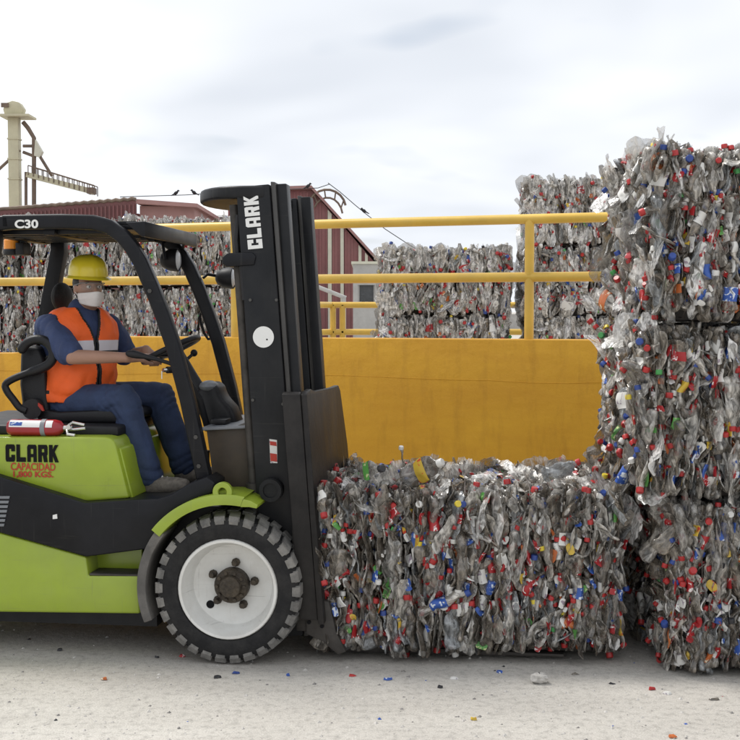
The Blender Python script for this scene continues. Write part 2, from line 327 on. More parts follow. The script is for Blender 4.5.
# ------------------------------------------------------------------ yellow retaining wall with its railing
WA, WB = atY(600, 300, 8.7), atY(175, 300, 9.8)
wdir = Vector((WB.x - WA.x, WB.y - WA.y, 0)).normalized(); wn_ = Vector((wdir.y, -wdir.x, 0))
if wn_.y > 0: wn_ = -wn_
WZ = math.atan2(-wdir.y, -wdir.x)
def wall_s(px):                                    # distance along the wall (from WA towards the left) for an image column
    d = ray(px, 311); den = d.x * wdir.y - d.y * wdir.x
    t = (WA.x * wdir.y - WA.y * wdir.x) / den
    return (Vector((d.x * t, d.y * t, 0)) - Vector((WA.x, WA.y, 0))).dot(wdir)
def wall():
    m, n, b, o = new_mat('yellow_wall_paint'); N = n.nodes.new; K = n.links.new
    t = N('ShaderNodeTexCoord')
    def noise(sc, st, det=6):
        mp = N('ShaderNodeMapping'); mp.inputs['Scale'].default_value = st; K(t.outputs['Object'], mp.inputs[0])
        q = N('ShaderNodeTexNoise'); q.inputs['Scale'].default_value = sc; q.inputs['Detail'].default_value = det; q.inputs['Roughness'].default_value = .65; K(mp.outputs[0], q.inputs['Vector']); return q
    a, c = noise(1.6, (.5, 1, 1.6)), noise(9, (1, 1, .25))
    r = N('ShaderNodeValToRGB'); r.color_ramp.elements[0].position = .3; r.color_ramp.elements[0].color = (.55, .262, .010, 1); r.color_ramp.elements[1].position = .7; r.color_ramp.elements[1].color = (.68, .36, .018, 1)
    r2 = N('ShaderNodeValToRGB'); r2.color_ramp.elements[0].position = .28; r2.color_ramp.elements[0].color = (.72, .68, .62, 1); r2.color_ramp.elements[1].position = .5; r2.color_ramp.elements[1].color = (1, 1, 1, 1)
    mm = N('ShaderNodeMixRGB'); mm.blend_type = 'MULTIPLY'; mm.inputs[0].default_value = .6
    K(a.outputs['Fac'], r.inputs[0]); K(c.outputs['Fac'], r2.inputs[0]); K(r.outputs[0], mm.inputs[1]); K(r2.outputs[0], mm.inputs[2]); K(mm.outputs[0], b.inputs['Base Color'])
    b.inputs['Roughness'].default_value = .62
    bu = N('ShaderNodeBump'); bu.inputs['Strength'].default_value = .5; bu.inputs['Distance'].default_value = .02; bn = noise(7, (1, 1, 1), 8); K(bn.outputs['Fac'], bu.inputs['Height']); K(bu.outputs[0], b.inputs['Normal'])
    e = empty('retaining_wall', (WA.x, WA.y, 0), WZ)        # local -x runs to the left along the wall, +y is behind it
    tag(e, 'long yellow painted retaining wall behind the forklift', 'wall')
    x0, x1 = -14.0, 3.2; sz = 1.185; k = -wall_s(112); k2 = -wall_s(12)
    rng = random.Random(4)
    n_ = 60; seam = [(x0 + (x1 - x0) * i / n_, sz + .012 * math.sin(i * .5) + rng.uniform(-.006, .006)) for i in range(n_ + 1)]
    top = [(x1, 1.49), (k, 1.485), (k2, 1.335), (x0, 1.2)]
    MB().prism([(x0, 0), (x1, 0)] + top, 0, .25).build('wall_face', 'yellow_wall_paint', e, bevel=.012, seg=2)
    MB().prism([(x, z - .004) for x, z in seam] + [(x, z + .004 + .003 * math.sin(i * 1.3)) for i, (x, z) in reversed(list(enumerate(seam)))], -.003, .02).build('plaster_ridge', 'yellow_wall_paint', e, bevel=.002, seg=1)
    # railing
    rl = empty('railing', (WA.x, WA.y, 0), WZ); tag(rl, 'yellow tubular railing along the top of the retaining wall', 'railing')
    for z, nm in ((2.39, 'top_rail'), (1.955, 'middle_rail')):
        MB().tube([(-9 + i * .5, .12, z) for i in range(25)], .037, 14).build(nm, 'yellow_paint', rl)
    for px in (526, 229): 
        x = -wall_s(px); MB().tube([(x, .12, 1.48), (x, .12, 2.385)], .036, 14).build('post', 'yellow_paint', rl)
    for x in (1.9, -6.1, -8.6): MB().tube([(x, .12, 1.2 if x < -4 else 1.48), (x, .12, 2.385)], .036, 14).build('post', 'yellow_paint', rl)
wall()
def far_railing():
    c = atY(333, 305, 17.5); rl = empty('railing', (c.x, c.y, 0)); tag(rl, 'distant lower yellow railing with a corner, behind the bales', 'railing')
    zt, zl = atY(333, 305, 17.5).z, atY(333, 332, 17.5).z
    for z, nm in ((zt, 'top_rail'), (zl, 'lower_rail')):
        MB().tube([(-.75, -1.5, z), (-.03, 0, z), (0, 0, z), (.06, 0, z), (6, 0, z)], .045, 10).build(nm, 'yellow_paint', rl)
    for x, y in ((0, 0), (.14, 0), (-.7, -1.4), (2.9, 0), (5.9, 0)): MB().tube([(x, y, 0), (x, y, zt)], .045, 10).build('post', 'yellow_paint', rl)
far_railing()

# ------------------------------------------------------------------ buildings, tower and wires far behind
def red_warehouse():
    Y = 60; c = atY(312, 311, Y); e = empty('warehouse', (c.x, Y, 0)); tag(e, 'dark red corrugated warehouse with cream stripes and sloping roof', 'building')
    zp = atY(312, 190, Y).z; xr = atY(383, 268, Y).x - c.x; zr = atY(383, 272, Y).z; xl = -4.2; zl = zp - .05
    MB().prism([(xl, 0), (xr, 0), (xr, zr), (0, zp), (xl, zl)], 0, 30).build('wall', 'corrugated_red', e)
    def ztop(x): return zp + (zr - zp) * x / xr if x > 0 else zp + (zl - zp) * x / xl
    mb = MB(); x = xl + .1                                     # sheet ribs
    while x < xr - .1: mb.box((x, -.05, 0), (x + .09, -.001, ztop(x + .05) - .1)); x += .32
    mb.build('sheet_ribs', 'corrugated_red', e, smooth=0)['kind'] = 'stuff'
    for a, b2 in ((328, 331.8), (340.5, 343.8), (358.5, 361.5), (365, 367.8), (374, 376.5)):
        xa, xb = atY(a, 300, Y).x - c.x, atY(b2, 300, Y).x - c.x
        MB().prism([(xa, 0), (xb, 0), (xb, ztop(xb) - .06), (xa, ztop(xa) - .06)], -.11, -.06).build('cream_strip', 'cream_sheet', e)
    for xa, za, xb, zb in ((0, zp, xr + .4, zr - .25), (xl - .3, zl - .1, 0, zp)):
        MB().prism([(xa, za + .02), (xb, zb + .02), (xb, zb + .2), (xa, za + .2)], -.35, 30.3).build('roof', 'pink_roof', e)
    f = MB()
    pts = arc(atY(327, 205, Y).x - c.x, atY(327, 205, Y).z - .2, .95, 150, 10, 8)
    f.tube([(x, -.2, z) for x, z in pts], .06, 6); f.tube([(x * .8 + pts[4][0] * .2, -.2, z - .4) for x, z in pts], .05, 6)
    for (x, z) in pts[1::2]: f.tube([(x, -.2, z), (x * .8 + pts[4][0] * .2, -.2, z - .4)], .04, 5)
    f.build('roof_truss', 'rust_steel', e)
red_warehouse()
def annex():
    Y = 42; a, b2 = atY(353, 264, Y), atY(381, 264, Y); e = empty('annex', (a.x, Y, 0)); tag(e, 'small grey white concrete annex with one dark window', 'building')
    w = b2.x - a.x; z = a.z; wx0, wx1 = atY(358, 300, Y).x - a.x, atY(375, 300, Y).x - a.x; z0, z1 = atY(358, 302, Y).z, atY(358, 285, Y).z
    mb = MB(); mb.box((0, 0, 0), (w, 4, z0)); mb.box((0, 0, z1), (w, 4, z)); mb.box((0, 0, z0), (wx0, 4, z1)); mb.box((wx1, 0, z0), (w, 4, z1))
    mb.build('wall', 'concrete_grey', e)
    wi = MB().box((wx0 + .01, .14, z0 + .01), (wx1 - .01, .18, z1 - .01)).build('window', 'window_dark', e)
    for wa in (wx0, wx1 - .05): MB().box((wa, .06, z0), (wa + .05, .13, z1)).build('window_frame', 'concrete_grey', wi)
    MB().box((-.06, -.06, z), (w + .06, 4, z + .09)).build('roof_edge', 'cream_sheet', e)
    p = MB().tube([atY(313, 285, 41) , atY(346, 298, 41)], .07, 8).tube([atY(344, 298, 41), atY(344, 298, 41) * 1 + Vector((0, 0, -atY(344, 298, 41).z))], .07, 8)
    tag(p.build('handrail_pipe', 'concrete_grey'), 'sloping grey pipe in front of the red warehouse', 'pipe')
annex()
def red_shed():
    Y = 48; l, r_ = atY(-160, 207, Y), atY(136, 196, Y); e = empty('shed', (l.x, Y, 0)); tag(e, 'low red shed with scalloped corrugated roof edge at the left', 'building')
    w = r_.x - l.x; z = r_.z - .16
    MB().box((0, .5, 0), (w, 14, z - .5)).build('wall', 'maroon_sheet', e)
    n = 74; top = [(w * i / n, -.55 + (z + .55) * 1 - 0 + .025 * math.cos(i * 3.1) + (z * 0) - .012 * (n - i)) for i in range(n + 1)]
    MB().prism([(0, z - 1.0), (w, z - .7)] + list(reversed(top)), 0, .12).build('fascia', 'maroon_sheet', e)
    rb = MB()
    for i in range(n): x = w * (i + .5) / n; rb.box((x - .05, -.06, z - .9 - .0 ), (x + .02, -.001, z - .75 - .012 * (n - i) + .6))
    rb.build('sheet_ribs', 'maroon_sheet', e, smooth=0)['kind'] = 'stuff'
    MB().tube([(x, -.03, zz + .05) for x, zz in top], .07, 6).build('roof_edge', 'rust_steel', e)
    a = atY(136, 196, Y); b2 = atY(206, 206, Y + 4)
    rf = empty('shed', (a.x, Y, 0)); tag(rf, 'pale pink sloping shed roof beside the red shed', 'building')
    ww = b2.x - a.x
    MB().prism([(.05, 0), (ww, 0), (ww, b2.z - .35), (.05, a.z - .35)], .5, 12).build('wall', 'pink_roof', rf)
    MB().prism([(0, a.z - .3), (ww + .2, b2.z - .4), (ww + .2, b2.z - .25), (0, a.z - .12)], 0, 12.4).build('roof', 'pink_roof', rf)
    Y2 = 75; a, b2 = atY(170, 196, Y2), atY(300, 194, Y2)
    wr = empty('warehouse', (a.x, Y2, 0)); tag(wr, 'far warehouse with a white roof, left of the mast', 'building')
    MB().box((0, .3, 0), (b2.x - a.x, 18, a.z - 1.2)).build('wall', 'concrete_grey', wr)
    MB().add([(-.3, 0, a.z - 1.3), (b2.x - a.x, 0, a.z - 1.3), (b2.x - a.x, 9, a.z + .5), (-.3, 9, a.z + .4), (-.3, 18, a.z - 1.3), (b2.x - a.x, 18, a.z - 1.3)], [(0, 1, 2, 3), (3, 2, 5, 4), (0, 3, 4), (1, 5, 2)]).build('roof', 'pale_roof', wr)
    g = MB().box((atY(380, 312, 90).x, 90, 0), (atY(800, 312, 90).x, 90.4, atY(400, 314, 90).z)); tag(g.build('perimeter_wall', 'concrete_grey'), 'far grey perimeter wall glimpsed between the bale stacks', 'wall')
red_shed()
def tower():
    Y = 70; s = F / Y; c = atY(17, 311, Y); e = empty('elevator_tower', (c.x, Y, 0)); tag(e, 'cream grain elevator tower with a sloping conveyor', 'tower')
    def q(px, py, dy=0): p = atY(px, py, Y); return Vector((p.x - c.x, dy, p.z))
    zc = q(17, 118).z
    MB().box((-.30, -.3, 0), (.30, .3, zc)).build('leg_casing', 'tower_cream', e, bevel=.02)
    for py in (140, 160, 180): MB().box((-.34, -.34, q(17, py).z), (.34, .34, q(17, py).z + .08)).build('flange', 'tower_cream', e)
    pl = MB().zprism([(q(1, 0).x, -.8), (q(31, 0).x, -.8), (q(31, 0).x, .8), (q(1, 0).x, .8)], zc, zc + .12).build('platform', 'tower_cream', e)
    MB().prism([(-.45, zc + .12), (.5, zc + .12), (.62, zc + .5), (.40, zc + .85), (0, zc + .95), (-.4, zc + .8), (-.55, zc + .45)], -.35, .35).build('head_pulley_housing', 'tower_cream', e, bevel=.05)
    MB().box((-.62, -.45, zc + .55), (-.2, -.36, zc + .8)).build('drive_motor', 'rust_steel', e)
    mb = MB()
    mb.tube([q(23, 122), q(28, 128), q(34, 138), q(34, 205)], .13, 8); mb.build('spout', 'rust_steel', e)
    mb = MB()
    for a, b2 in (((23, 146), (34, 146)), ((23, 152), (36, 157)), ((26, 172), (26, 210)), ((36, 150), (52, 176)), ((20, 150), (-4, 172))): mb.tube([q(*a), q(*b2)], .09, 6)
    mb.build('brace', 'rust_steel', e)
    MB().prism([(q(36, 140).x, q(36, 140).z), (q(43, 152).x, q(43, 152).z), (q(40, 158).x, q(40, 158).z), (q(35, 156).x, q(35, 156).z)], -.2, .2).build('hopper', 'cream_sheet', e)
    cv = MB()
    cv.strip([(q(28, 175).x, q(28, 175).z), (q(94, 192).x, q(94, 192).z)], .30, -.35, .35); cb = cv.build('conveyor', 'tower_cream', e)
    ra = MB(); A, B = q(30, 168), q(96, 188)
    for y in (-.4, .4):
        ra.tube([A + Vector((0, y, .1)), B + Vector((0, y, .1))], .035, 5)
        for i in range(14):
            p = A.lerp(B, i / 13); ra.tube([p + Vector((0, y, -.45)), p + Vector((0, y, .1))], .03, 5)
    ra.build('conveyor_rail', 'rust_steel', cb)
    MB().box((q(86, 0).x, -.4, q(0, 194).z), (q(93, 0).x, .4, q(0, 188).z)).build('conveyor_drive', 'rust_steel', e)
tower()
def wires():
    def w(pts, Y, label):
        tag(MB().tube([atY(a, b, Y) for a, b in pts], .020, 5).build('overhead_wire', 'bird_black'), label, 'wire')
    w([(120, 197), (150, 196), (185, 195), (230, 192), (270, 190), (318, 188), (330, 184)], 58, 'thin dark cable running level behind the mast top')
    w([(328, 183), (340, 192), (355, 205), (366, 214), (385, 229), (411, 246), (440, 262)], 57, 'thin dark cable sloping down to the right from the warehouse roof')
    def bird(px, py, Y, d, label):
        p = atY(px, py, Y); b = empty('bird', p); tag(b, label, 'bird', 'birds perched on the cables')
        b.scale = (.62, .62, .62); rot = Matrix.Rotation(R(35 * -d), 3, 'Y')
        MB().ball((0, 0, .16), (.2, .11, .13), 10, 7, rot=rot).ball((.17 * d, 0, .33), .085, 8, 6).tube([(-.12 * d, 0, .1), (-.4 * d, 0, -.06)], [.06, .03], 6).tube([(.24 * d, 0, .33), (.32 * d, 0, .31)], [.03, .008], 5).tube([(0, .03, .05), (0, .03, -.02)], .02, 5).tube([(0, -.03, .05), (0, -.03, -.02)], .02, 5).build('body', 'bird_black', b)
    bird(308, 188, 58, 1, 'black bird perched on the cable just right of the mast top'); bird(364, 213, 57, -1, 'black bird perched on the sloping cable beside the warehouse roof')
    bird(176, 195, 58, 1, 'left of two black birds on the cable left of the mast'); bird(194, 194.5, 58, -1, 'right of two black birds on the cable left of the mast')
wires()

# ================================================================== BALES OF CRUSHED BOTTLES
BOT_PROFILE = ([0, .03, .10, .30, .42, .62, .76, .86, .92, 1.0], [.45, .9, 1.0, .93, 1.0, 1.0, .80, .48, .34, .33])
class Bottle:
    """one way of being crushed; verts are evaluated at any resolution"""
    def __init__(s, seed):
        r = np.random.default_rng(seed)
        s.L = r.uniform(.13, .24); s.R = r.uniform(.024, .037); s.flat = r.uniform(.16, .5); soft = seed % 4 == 0
        if soft: s.L, s.R, s.flat = r.uniform(.19, .26), r.uniform(.032, .042), r.uniform(.5, .8)
        s.wide = 1.05 + .45 * (1 - s.flat)
        s.dent = [(r.uniform(.1, .8), r.uniform(0, 6.28), r.uniform(.05, .13), r.uniform(.4, .9), r.uniform(.25, .6) * (.55 if soft else 1)) for _ in range(5)]
        s.wv = [(r.uniform(.8, 2.6), r.uniform(0, 6.28), r.uniform(.06, .20)) for _ in range(3)]
        s.kink = (r.uniform(.3, .65), r.uniform(-.3, .3)); s.bend = r.uniform(-.05, .05); s.tw = r.uniform(-.5, .5); s.two = r.uniform(.0, .35); s.ph = r.uniform(0, 6.28)
        s.lab = (r.uniform(.26, .36), r.uniform(.50, .66))
    def ev(s, t, th, k=1.0):
        rad = np.interp(t, *BOT_PROFILE) * s.R
        w = np.clip((.93 - t) / .14, 0, 1)
        for t0, th0, st, sth, d in s.dent:
            q = np.angle(np.exp(1j * (th - th0))); rad = rad * (1 - w * d * np.exp(-((t - t0) / st) ** 2 - (q / sth) ** 2))
        rad = rad * (1 - w * s.two * np.cos(th) ** 2) * k
        fl = s.flat * w + .9 * (1 - w); wd = s.wide * w + 1.0 * (1 - w)
        x, y, z = rad * np.cos(th) * fl, rad * np.sin(th) * wd, (t - .5) * s.L
        f1, p1, a1 = s.wv[0]; x = x + w * a1 * s.R * np.sin(6.28 * f1 * t + p1)
        f2, p2, a2 = s.wv[1]; y = y + w * a2 * s.R * np.sin(6.28 * f2 * t + p2)
        f3, p3, a3 = s.wv[2]; x = x + w * a3 * s.R * np.sin(6.28 * f3 * t + p3 + y * 40)
        x = x + s.kink[1] * s.L * .35 * np.maximum(0, t - s.kink[0]) + s.bend * (t - .5) ** 2 * 1.6
        c, q = np.cos(s.tw * (t - .5)), np.sin(s.tw * (t - .5))
        return np.stack([x * c - y * q, x * q + y * c, z], -1)
    def body(s, ns, nr, t0=0.0, t1=1.0, k=1.0):
        t = np.repeat(np.linspace(t0, t1, nr), ns); th = np.tile(np.arange(ns) * 2 * np.pi / ns, nr)
        v = s.ev(t, th, k); i = np.arange(nr - 1)[:, None] * ns; j = np.arange(ns)[None, :]; j2 = (j + 1) % ns
        f = np.stack([i + j, i + j2, i + ns + j2, i + ns + j], -1).reshape(-1, 4)
        if t0 == 0.0 and ns == 8: f = np.concatenate([f, np.array([(3, 2, 1, 0), (7, 4, 3, 0), (7, 6, 5, 4)])])
        return v, f
    def cap(s, ns=8):
        th = np.arange(ns) * 2 * np.pi / ns; c = s.ev(np.ones(ns), th).mean(0); r = .0160; v = []
        for rr, z in ((r, -.014), (r, .004), (r * .86, .008)): v += [(c[0] + rr * math.cos(a), c[1] + rr * math.sin(a), c[2] + z) for a in th]
        f = [(i * ns + j, i * ns + (j + 1) % ns, (i + 1) * ns + (j + 1) % ns, (i + 1) * ns + j) for i in range(2) for j in range(ns)]
        o = 2 * ns
        f += [(o, o + 1, o + 2, o + 3), (o, o + 3, o + 4, o + 7), (o + 4, o + 5, o + 6, o + 7)]
        return np.array(v), np.array(f)
def film_geo(seed, n=10):
    r = np.random.default_rng(seed); a = np.linspace(-.5, .5, n); Yg, Zg = np.meshgrid(a * r.uniform(.12, .24), a * r.uniform(.2, .42)); X = np.zeros_like(Yg)
    e = 1 - .35 * np.clip((np.hypot(Yg / np.abs(Yg).max(), Zg / np.abs(Zg).max()) - .7), 0, 1); Yg, Zg = Yg * e, Zg * e
    for _ in range(6):
        q = (r.uniform(-1, 1) * Yg + r.uniform(-.4, .4) * Zg) * r.uniform(5, 18) + r.uniform(0, 1); X += r.uniform(.004, .013) * np.sin(6.28 * q)
    v = np.stack([X, Yg + r.normal(0, .004, Yg.shape), Zg + r.normal(0, .004, Yg.shape)], -1).reshape(-1, 3)
    f = np.array([(i * n + j, i * n + j + 1, (i + 1) * n + j + 1, (i + 1) * n + j) for i in range(n - 1) for j in range(n - 1)])
    return v, f
def np_mesh(name, V, Fq, M=None, mats=(), smooth=False):
    me = bpy.data.meshes.new(name); me.vertices.add(len(V)); me.vertices.foreach_set('co', np.asarray(V, np.float32).ravel())
    nf = len(Fq); me.loops.add(nf * 4); me.loops.foreach_set('vertex_index', np.asarray(Fq, np.int32).ravel())
    me.polygons.add(nf); me.polygons.foreach_set('loop_start', np.arange(nf, dtype=np.int32) * 4)
    for k in mats: me.materials.append(MATS[k])
    if M is not None: me.polygons.foreach_set('material_index', np.asarray(M, np.int32))
    me.polygons.foreach_set('use_smooth', np.full(nf, smooth)); me.update(calc_edges=True)
    if smooth: me.set_sharp_from_angle(angle=R(55))
    return me
NV = 32
BOT = [Bottle(100 + i) for i in range(NV)]; FILM = [film_geo(300 + i) for i in range(10)]; FILM_LO = [film_geo(330 + i, 4) for i in range(10)]
STUFF_MATS = ['clear_plastic', 'milky_film'] + sorted(set(CAPS)) + sorted(set(LABELS))
HI = [(np_mesh('crushed_bottle', *b.body(14, 22), mats=['clear_plastic'], smooth=True), np_mesh('cap', *b.cap(), mats=['cap_red'], smooth=True), np_mesh('label', *b.body(14, 9, b.lab[0], b.lab[1], 1.05), mats=['label_red'], smooth=True)) for b in BOT]
HIF = [np_mesh('film', *g, mats=['milky_film'], smooth=True) for g in FILM]
def lo_piece(b, ns, nr, cap, lab):
    V, Fq = b.body(ns, nr); M = np.zeros(len(Fq), int)
    if cap:
        v, f = b.cap(); Fq = np.concatenate([Fq, f + len(V)]); V = np.concatenate([V, v]); M = np.concatenate([M, np.full(len(f), STUFF_MATS.index(cap))])
    if lab:
        v, f = b.body(ns, 3, b.lab[0], b.lab[1], 1.06); Fq = np.concatenate([Fq, f + len(V)]); V = np.concatenate([V, v]); M = np.concatenate([M, np.full(len(f), STUFF_MATS.index(lab))])
    return V, Fq, M
def rot_np(axis_tilt_y, axis_tilt_x, spin, flip):
    m = Matrix.Rotation(axis_tilt_y, 3, 'Y') @ Matrix.Rotation(axis_tilt_x, 3, 'X') @ Matrix.Rotation(spin, 3, 'Z')
    if flip: m = m @ Matrix.Rotation(math.pi, 3, 'X')
    return m
def bale_pieces(W, D, Hh, rng, cx=.028, cz=.095, layers=2, side_front=True, back=True, bulge=.02):
    """list of (kind, variant, location, rotation, face, layer)"""
    out = []; hw, hd = W / 2, D / 2; Hh = Hh - .012; RM = Matrix.Rotation
    def rnd(k): return 0 if False else None
    def pull(u, v): return .04 * abs(u) ** 6 + .07 * abs(v) ** 8            # rounded edges
    def add(loc, rot, face, layer, film):
        kind = 'film' if rng.random() < film else 'bottle'
        out.append((kind, int(rng.integers(10 if kind == 'film' else NV)), Vector(loc), rot, face, layer))
    for face, sy in (('front', -1), ('back', 1)):
        if face == 'back' and not back: continue
        k = 1 if face == 'front' else 1.7
        for layer in range(layers if face == 'front' else 1):
            nx, nz_ = int(W / (cx * k)), max(1, int(Hh / (cz * k)))
            for i in range(nx):
                ph = rng.random()
                for j in range(nz_ + 1):
                    u = -1 + 2 * (i + .5) / nx; z = (j + ph * .8) / nz_ * Hh + rng.normal(0, .02); z = min(max(z, .10 + .07 * rng.random()), Hh - .10 - .06 * rng.random()); v = 2 * z / Hh - 1
                    x = u * (hw - .03) + rng.normal(0, .010)
                    y = hd - .035 - .05 * layer - pull(u, v) + rng.normal(0, .012) + bulge * abs(math.cos(math.pi * 2.5 * u + .4))
                    if rng.random() < .03: y += rng.uniform(.01, .035)
                    spin = rng.normal(0, .38) if rng.random() < .78 else rng.uniform(-1.6, 1.6)
                    add((x, sy * y, z), rot_np(rng.normal(0, .17) if rng.random() < .86 else rng.normal(0, .8), rng.normal(0, .10), spin, rng.random() < (.85 if z > Hh - .2 else .15 if z < .2 else .5)), face, layer, .018)
    for face, sx in (('left', -1), ('right', 1)):
        for layer in range(layers if side_front else 1):
            ny, nz_ = int(D / .07), max(1, int(Hh / .10))
            for i in range(ny):
                for j in range(nz_ + 1):
                    u = -1 + 2 * (i + .5) / ny; z = min(max((j + rng.random() * .9) / nz_ * Hh, .10), Hh - .09); v = 2 * z / Hh - 1
                    x = hw - .03 - .045 * layer - pull(u, v) + rng.normal(0, .012) + (rng.uniform(.01, .04) if rng.random() < .07 else 0)
                    tilt = rng.normal(0, .6)
                    add((sx * x, u * (hd - .04) + rng.normal(0, .02), z), RM(tilt, 3, 'X') @ RM(rng.normal(0, .3), 3, 'Y') @ RM(rng.normal(0, .35), 3, 'Z') @ (RM(math.pi, 3, 'X') if rng.random() < .5 else Matrix.Identity(3)), face, layer, .14)
    nx, ny = int(W / (cx * 1.15)), int(D / .095)
    for i in range(nx):
        for j in range(ny):
            u, v = -1 + 2 * (i + .5) / nx, -1 + 2 * (j + .5) / ny
            z = Hh - .052 - .6 * pull(u, v) + rng.normal(0, .008)
            add((u * (hw - .05) + rng.normal(0, .012), v * (hd - .06) + rng.normal(0, .03), z), RM(R(90) + rng.normal(0, .12), 3, 'X') @ RM(rng.normal(0, .35), 3, 'Y') @ RM(rng.normal(0, .5) if rng.random() < .6 else rng.uniform(-1.6, 1.6), 3, 'Z') @ (RM(math.pi, 3, 'X') if rng.random() < .5 else Matrix.Identity(3)), 'top', 0, .12)
    for q in range(int(W * Hh * 230)):                                  # torn label scraps caught in the front
        u, v = rng.uniform(-1, 1), rng.uniform(-.9, .9)
        out.append(('scrap', int(rng.integers(10)), Vector((u * (hw - .05), -(hd - .012 - pull(u, v) + rng.normal(0, .010) + bulge * abs(math.cos(math.pi * 2.5 * u + .4))), (v + 1) / 2 * Hh)), RM(rng.normal(0, .3), 3, 'X') @ RM(rng.normal(0, .45), 3, 'Y') @ RM(R(90) + rng.normal(0, .7), 3, 'Z'), 'front', 2))
    return out
def stuff_mesh(name, pieces, rng, ns, nr, capp=.55, labp=.33, scale=1.0, milky=0):
    Vs, Fs, Ms, n = [], [], [], 0
    for kind, var, loc, rot, face, layer in pieces:
        if kind == 'film': V, Fq = FILM[var]; M = np.ones(len(Fq), int)
        elif kind == 'scrap': V, Fq = FILM_LO[var]; V = V * np.array([.3, .17, .15]) * rng.uniform(.6, 1.4); M = np.full(len(Fq), STUFF_MATS.index(LABELS[int(rng.integers(len(LABELS)))]))
        else: V, Fq, M = lo_piece(BOT[var], ns, nr, CAPS[int(rng.integers(len(CAPS)))] if rng.random() < capp else None, LABELS[int(rng.integers(len(LABELS)))] if rng.random() < labp else None)
        if kind == 'bottle' and rng.random() < milky: M = np.where(M == 0, 1, M)
        Vs.append((V * scale * rng.uniform(.85, 1.15)) @ np.array(rot).T + np.array(loc)); Fs.append(Fq + n); Ms.append(M); n += len(V)
    return np_mesh(name, np.concatenate(Vs), np.concatenate(Fs), np.concatenate(Ms), STUFF_MATS, True)
def add_part_bottle(parent, kind, var, loc, rot, rng, sc=1.0, cap=None, lab=None, subs=True):
    if kind == 'film':
        o = link('plastic_film', HIF[var], parent)
    else:
        o = link('crushed_bottle', HI[var][0], parent)
        if subs:
            for me, want, pool, p, nm in ((HI[var][1], cap, CAPS, .6, 'cap'), (HI[var][2], lab, LABELS, .36, 'label')):
                if want or rng.random() < p:
                    c = link(nm, me, o); c.material_slots[0].link = 'OBJECT'; c.material_slots[0].material = MATS[want or pool[int(rng.integers(len(pool)))]]
    o.matrix_local = Matrix.Translation(loc) @ rot.to_4x4() @ Matrix.Scale(sc, 4)
    return o
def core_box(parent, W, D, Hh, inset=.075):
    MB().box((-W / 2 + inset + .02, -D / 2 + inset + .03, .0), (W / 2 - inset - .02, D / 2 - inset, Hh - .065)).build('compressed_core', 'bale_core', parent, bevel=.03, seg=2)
def straps(parent, W, D, Hh, n=5, r=.0026):
    for i in range(n):
        x = -W / 2 + W * (i + .5) / n; a, b = D / 2 - .02, Hh - .015
        MB().tube([(x, -a, .05), (x + .004, -a - .012, Hh / 2), (x, -a, b - .04), (x, -a + .04, b), (x + .005, 0, b + .006), (x, a - .04, b), (x, a, b - .04), (x, a, .05), (x, a - .04, .02), (x, -a + .04, .02)], r, 5, closed=True).build('baling_wire', 'wire_steel', parent)
def project(p):
    d = Vector(p) - Vector((0, 0, H)); dep = d.y * math.cos(PITCH) - d.z * math.sin(PITCH); up = d.y * math.sin(PITCH) + d.z * math.cos(PITCH)
    return 370 + F * d.x / dep, 370 - F * up / dep, dep
def foreground_bale(seed, loc, rz, dims, label, group=None, cx=.027, cz=.092, faces=('front', 'left', 'top'), trim=False):
    W, D, Hh = dims; rng = np.random.default_rng(seed)
    e = empty('bottle_bale', loc, rz); tag(e, label, 'bale', group)
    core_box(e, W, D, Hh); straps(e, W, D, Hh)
    P = [p for p in bale_pieces(W, D, Hh, rng, cx, cz) if not (trim and p[4] == 'left' and (p[0] == 'film' or p[2].x < -W / 2 + .035))]; Rm = Matrix.Rotation(rz, 3, 'Z')
    def score(p):
        px, py, dep = project(Vector(loc) + Rm @ p[2]); s = 0
        if not (-20 < px < 760 and -20 < py < 760): s += 100
        if p[4] not in faces: s += 50
        s += p[5] * 10 + (1.5 if p[4] == 'top' else 0) + rng.random()
        return s
    P = sorted(P, key=lambda p: score(p) + (500 if p[0] == 'scrap' else 0))
    for p in P[:300]: add_part_bottle(e, p[0], p[1], p[2], p[3], rng, rng.uniform(.85, 1.15))
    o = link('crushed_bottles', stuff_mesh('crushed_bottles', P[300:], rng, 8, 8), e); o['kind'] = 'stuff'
    return e, rng
# the bale on the forks
BW, BD, BH = 1.55, 1.15, .80
bc = atY(465, 500, 5.66); RZB = R(-4)
front_c = Vector((bc.x, 5.66, .036)); bloc = front_c + Matrix.Rotation(RZB, 3, 'Z') @ Vector((0, BD / 2, 0))
fb, frng = foreground_bale(11, bloc, RZB, (BW, BD, BH + .03), 'long bale of crushed clear bottles carried low on the forklift forks', trim=True)
RX = lambda a: Matrix.Rotation(R(a), 3, 'X')
def loose(px, py, var, rx, rz, cap, sc=1.0, dy=.06, z=None):
    p = atY(px, py, 5.66 + dy); q = Matrix.Rotation(-RZB, 3, 'Z') @ (p - bloc)
    add_part_bottle(fb, 'bottle', var, q, Matrix.Rotation(R(rz), 3, 'Z') @ RX(rx), frng, sc, cap=cap)
loose(368, 470, 3, 80, 40, 'cap_black', 1.2, .02); loose(403, 462, 5, 15, 10, 'cap_white', .8, .35); loose(424, 470, 9, 65, 60, 'cap_white', 1.3, .15)
loose(597, 448, 7, 60, 20, 'cap_red', .9, .5); loose(560, 470, 12, 70, 80, 'cap_red', 1.0, .12); loose(322, 500, 2, 150, 25, 'cap_red', 1.1, -.02); loose(318, 560, 6, 150, 35, 'cap_red', 1.0, -.02)
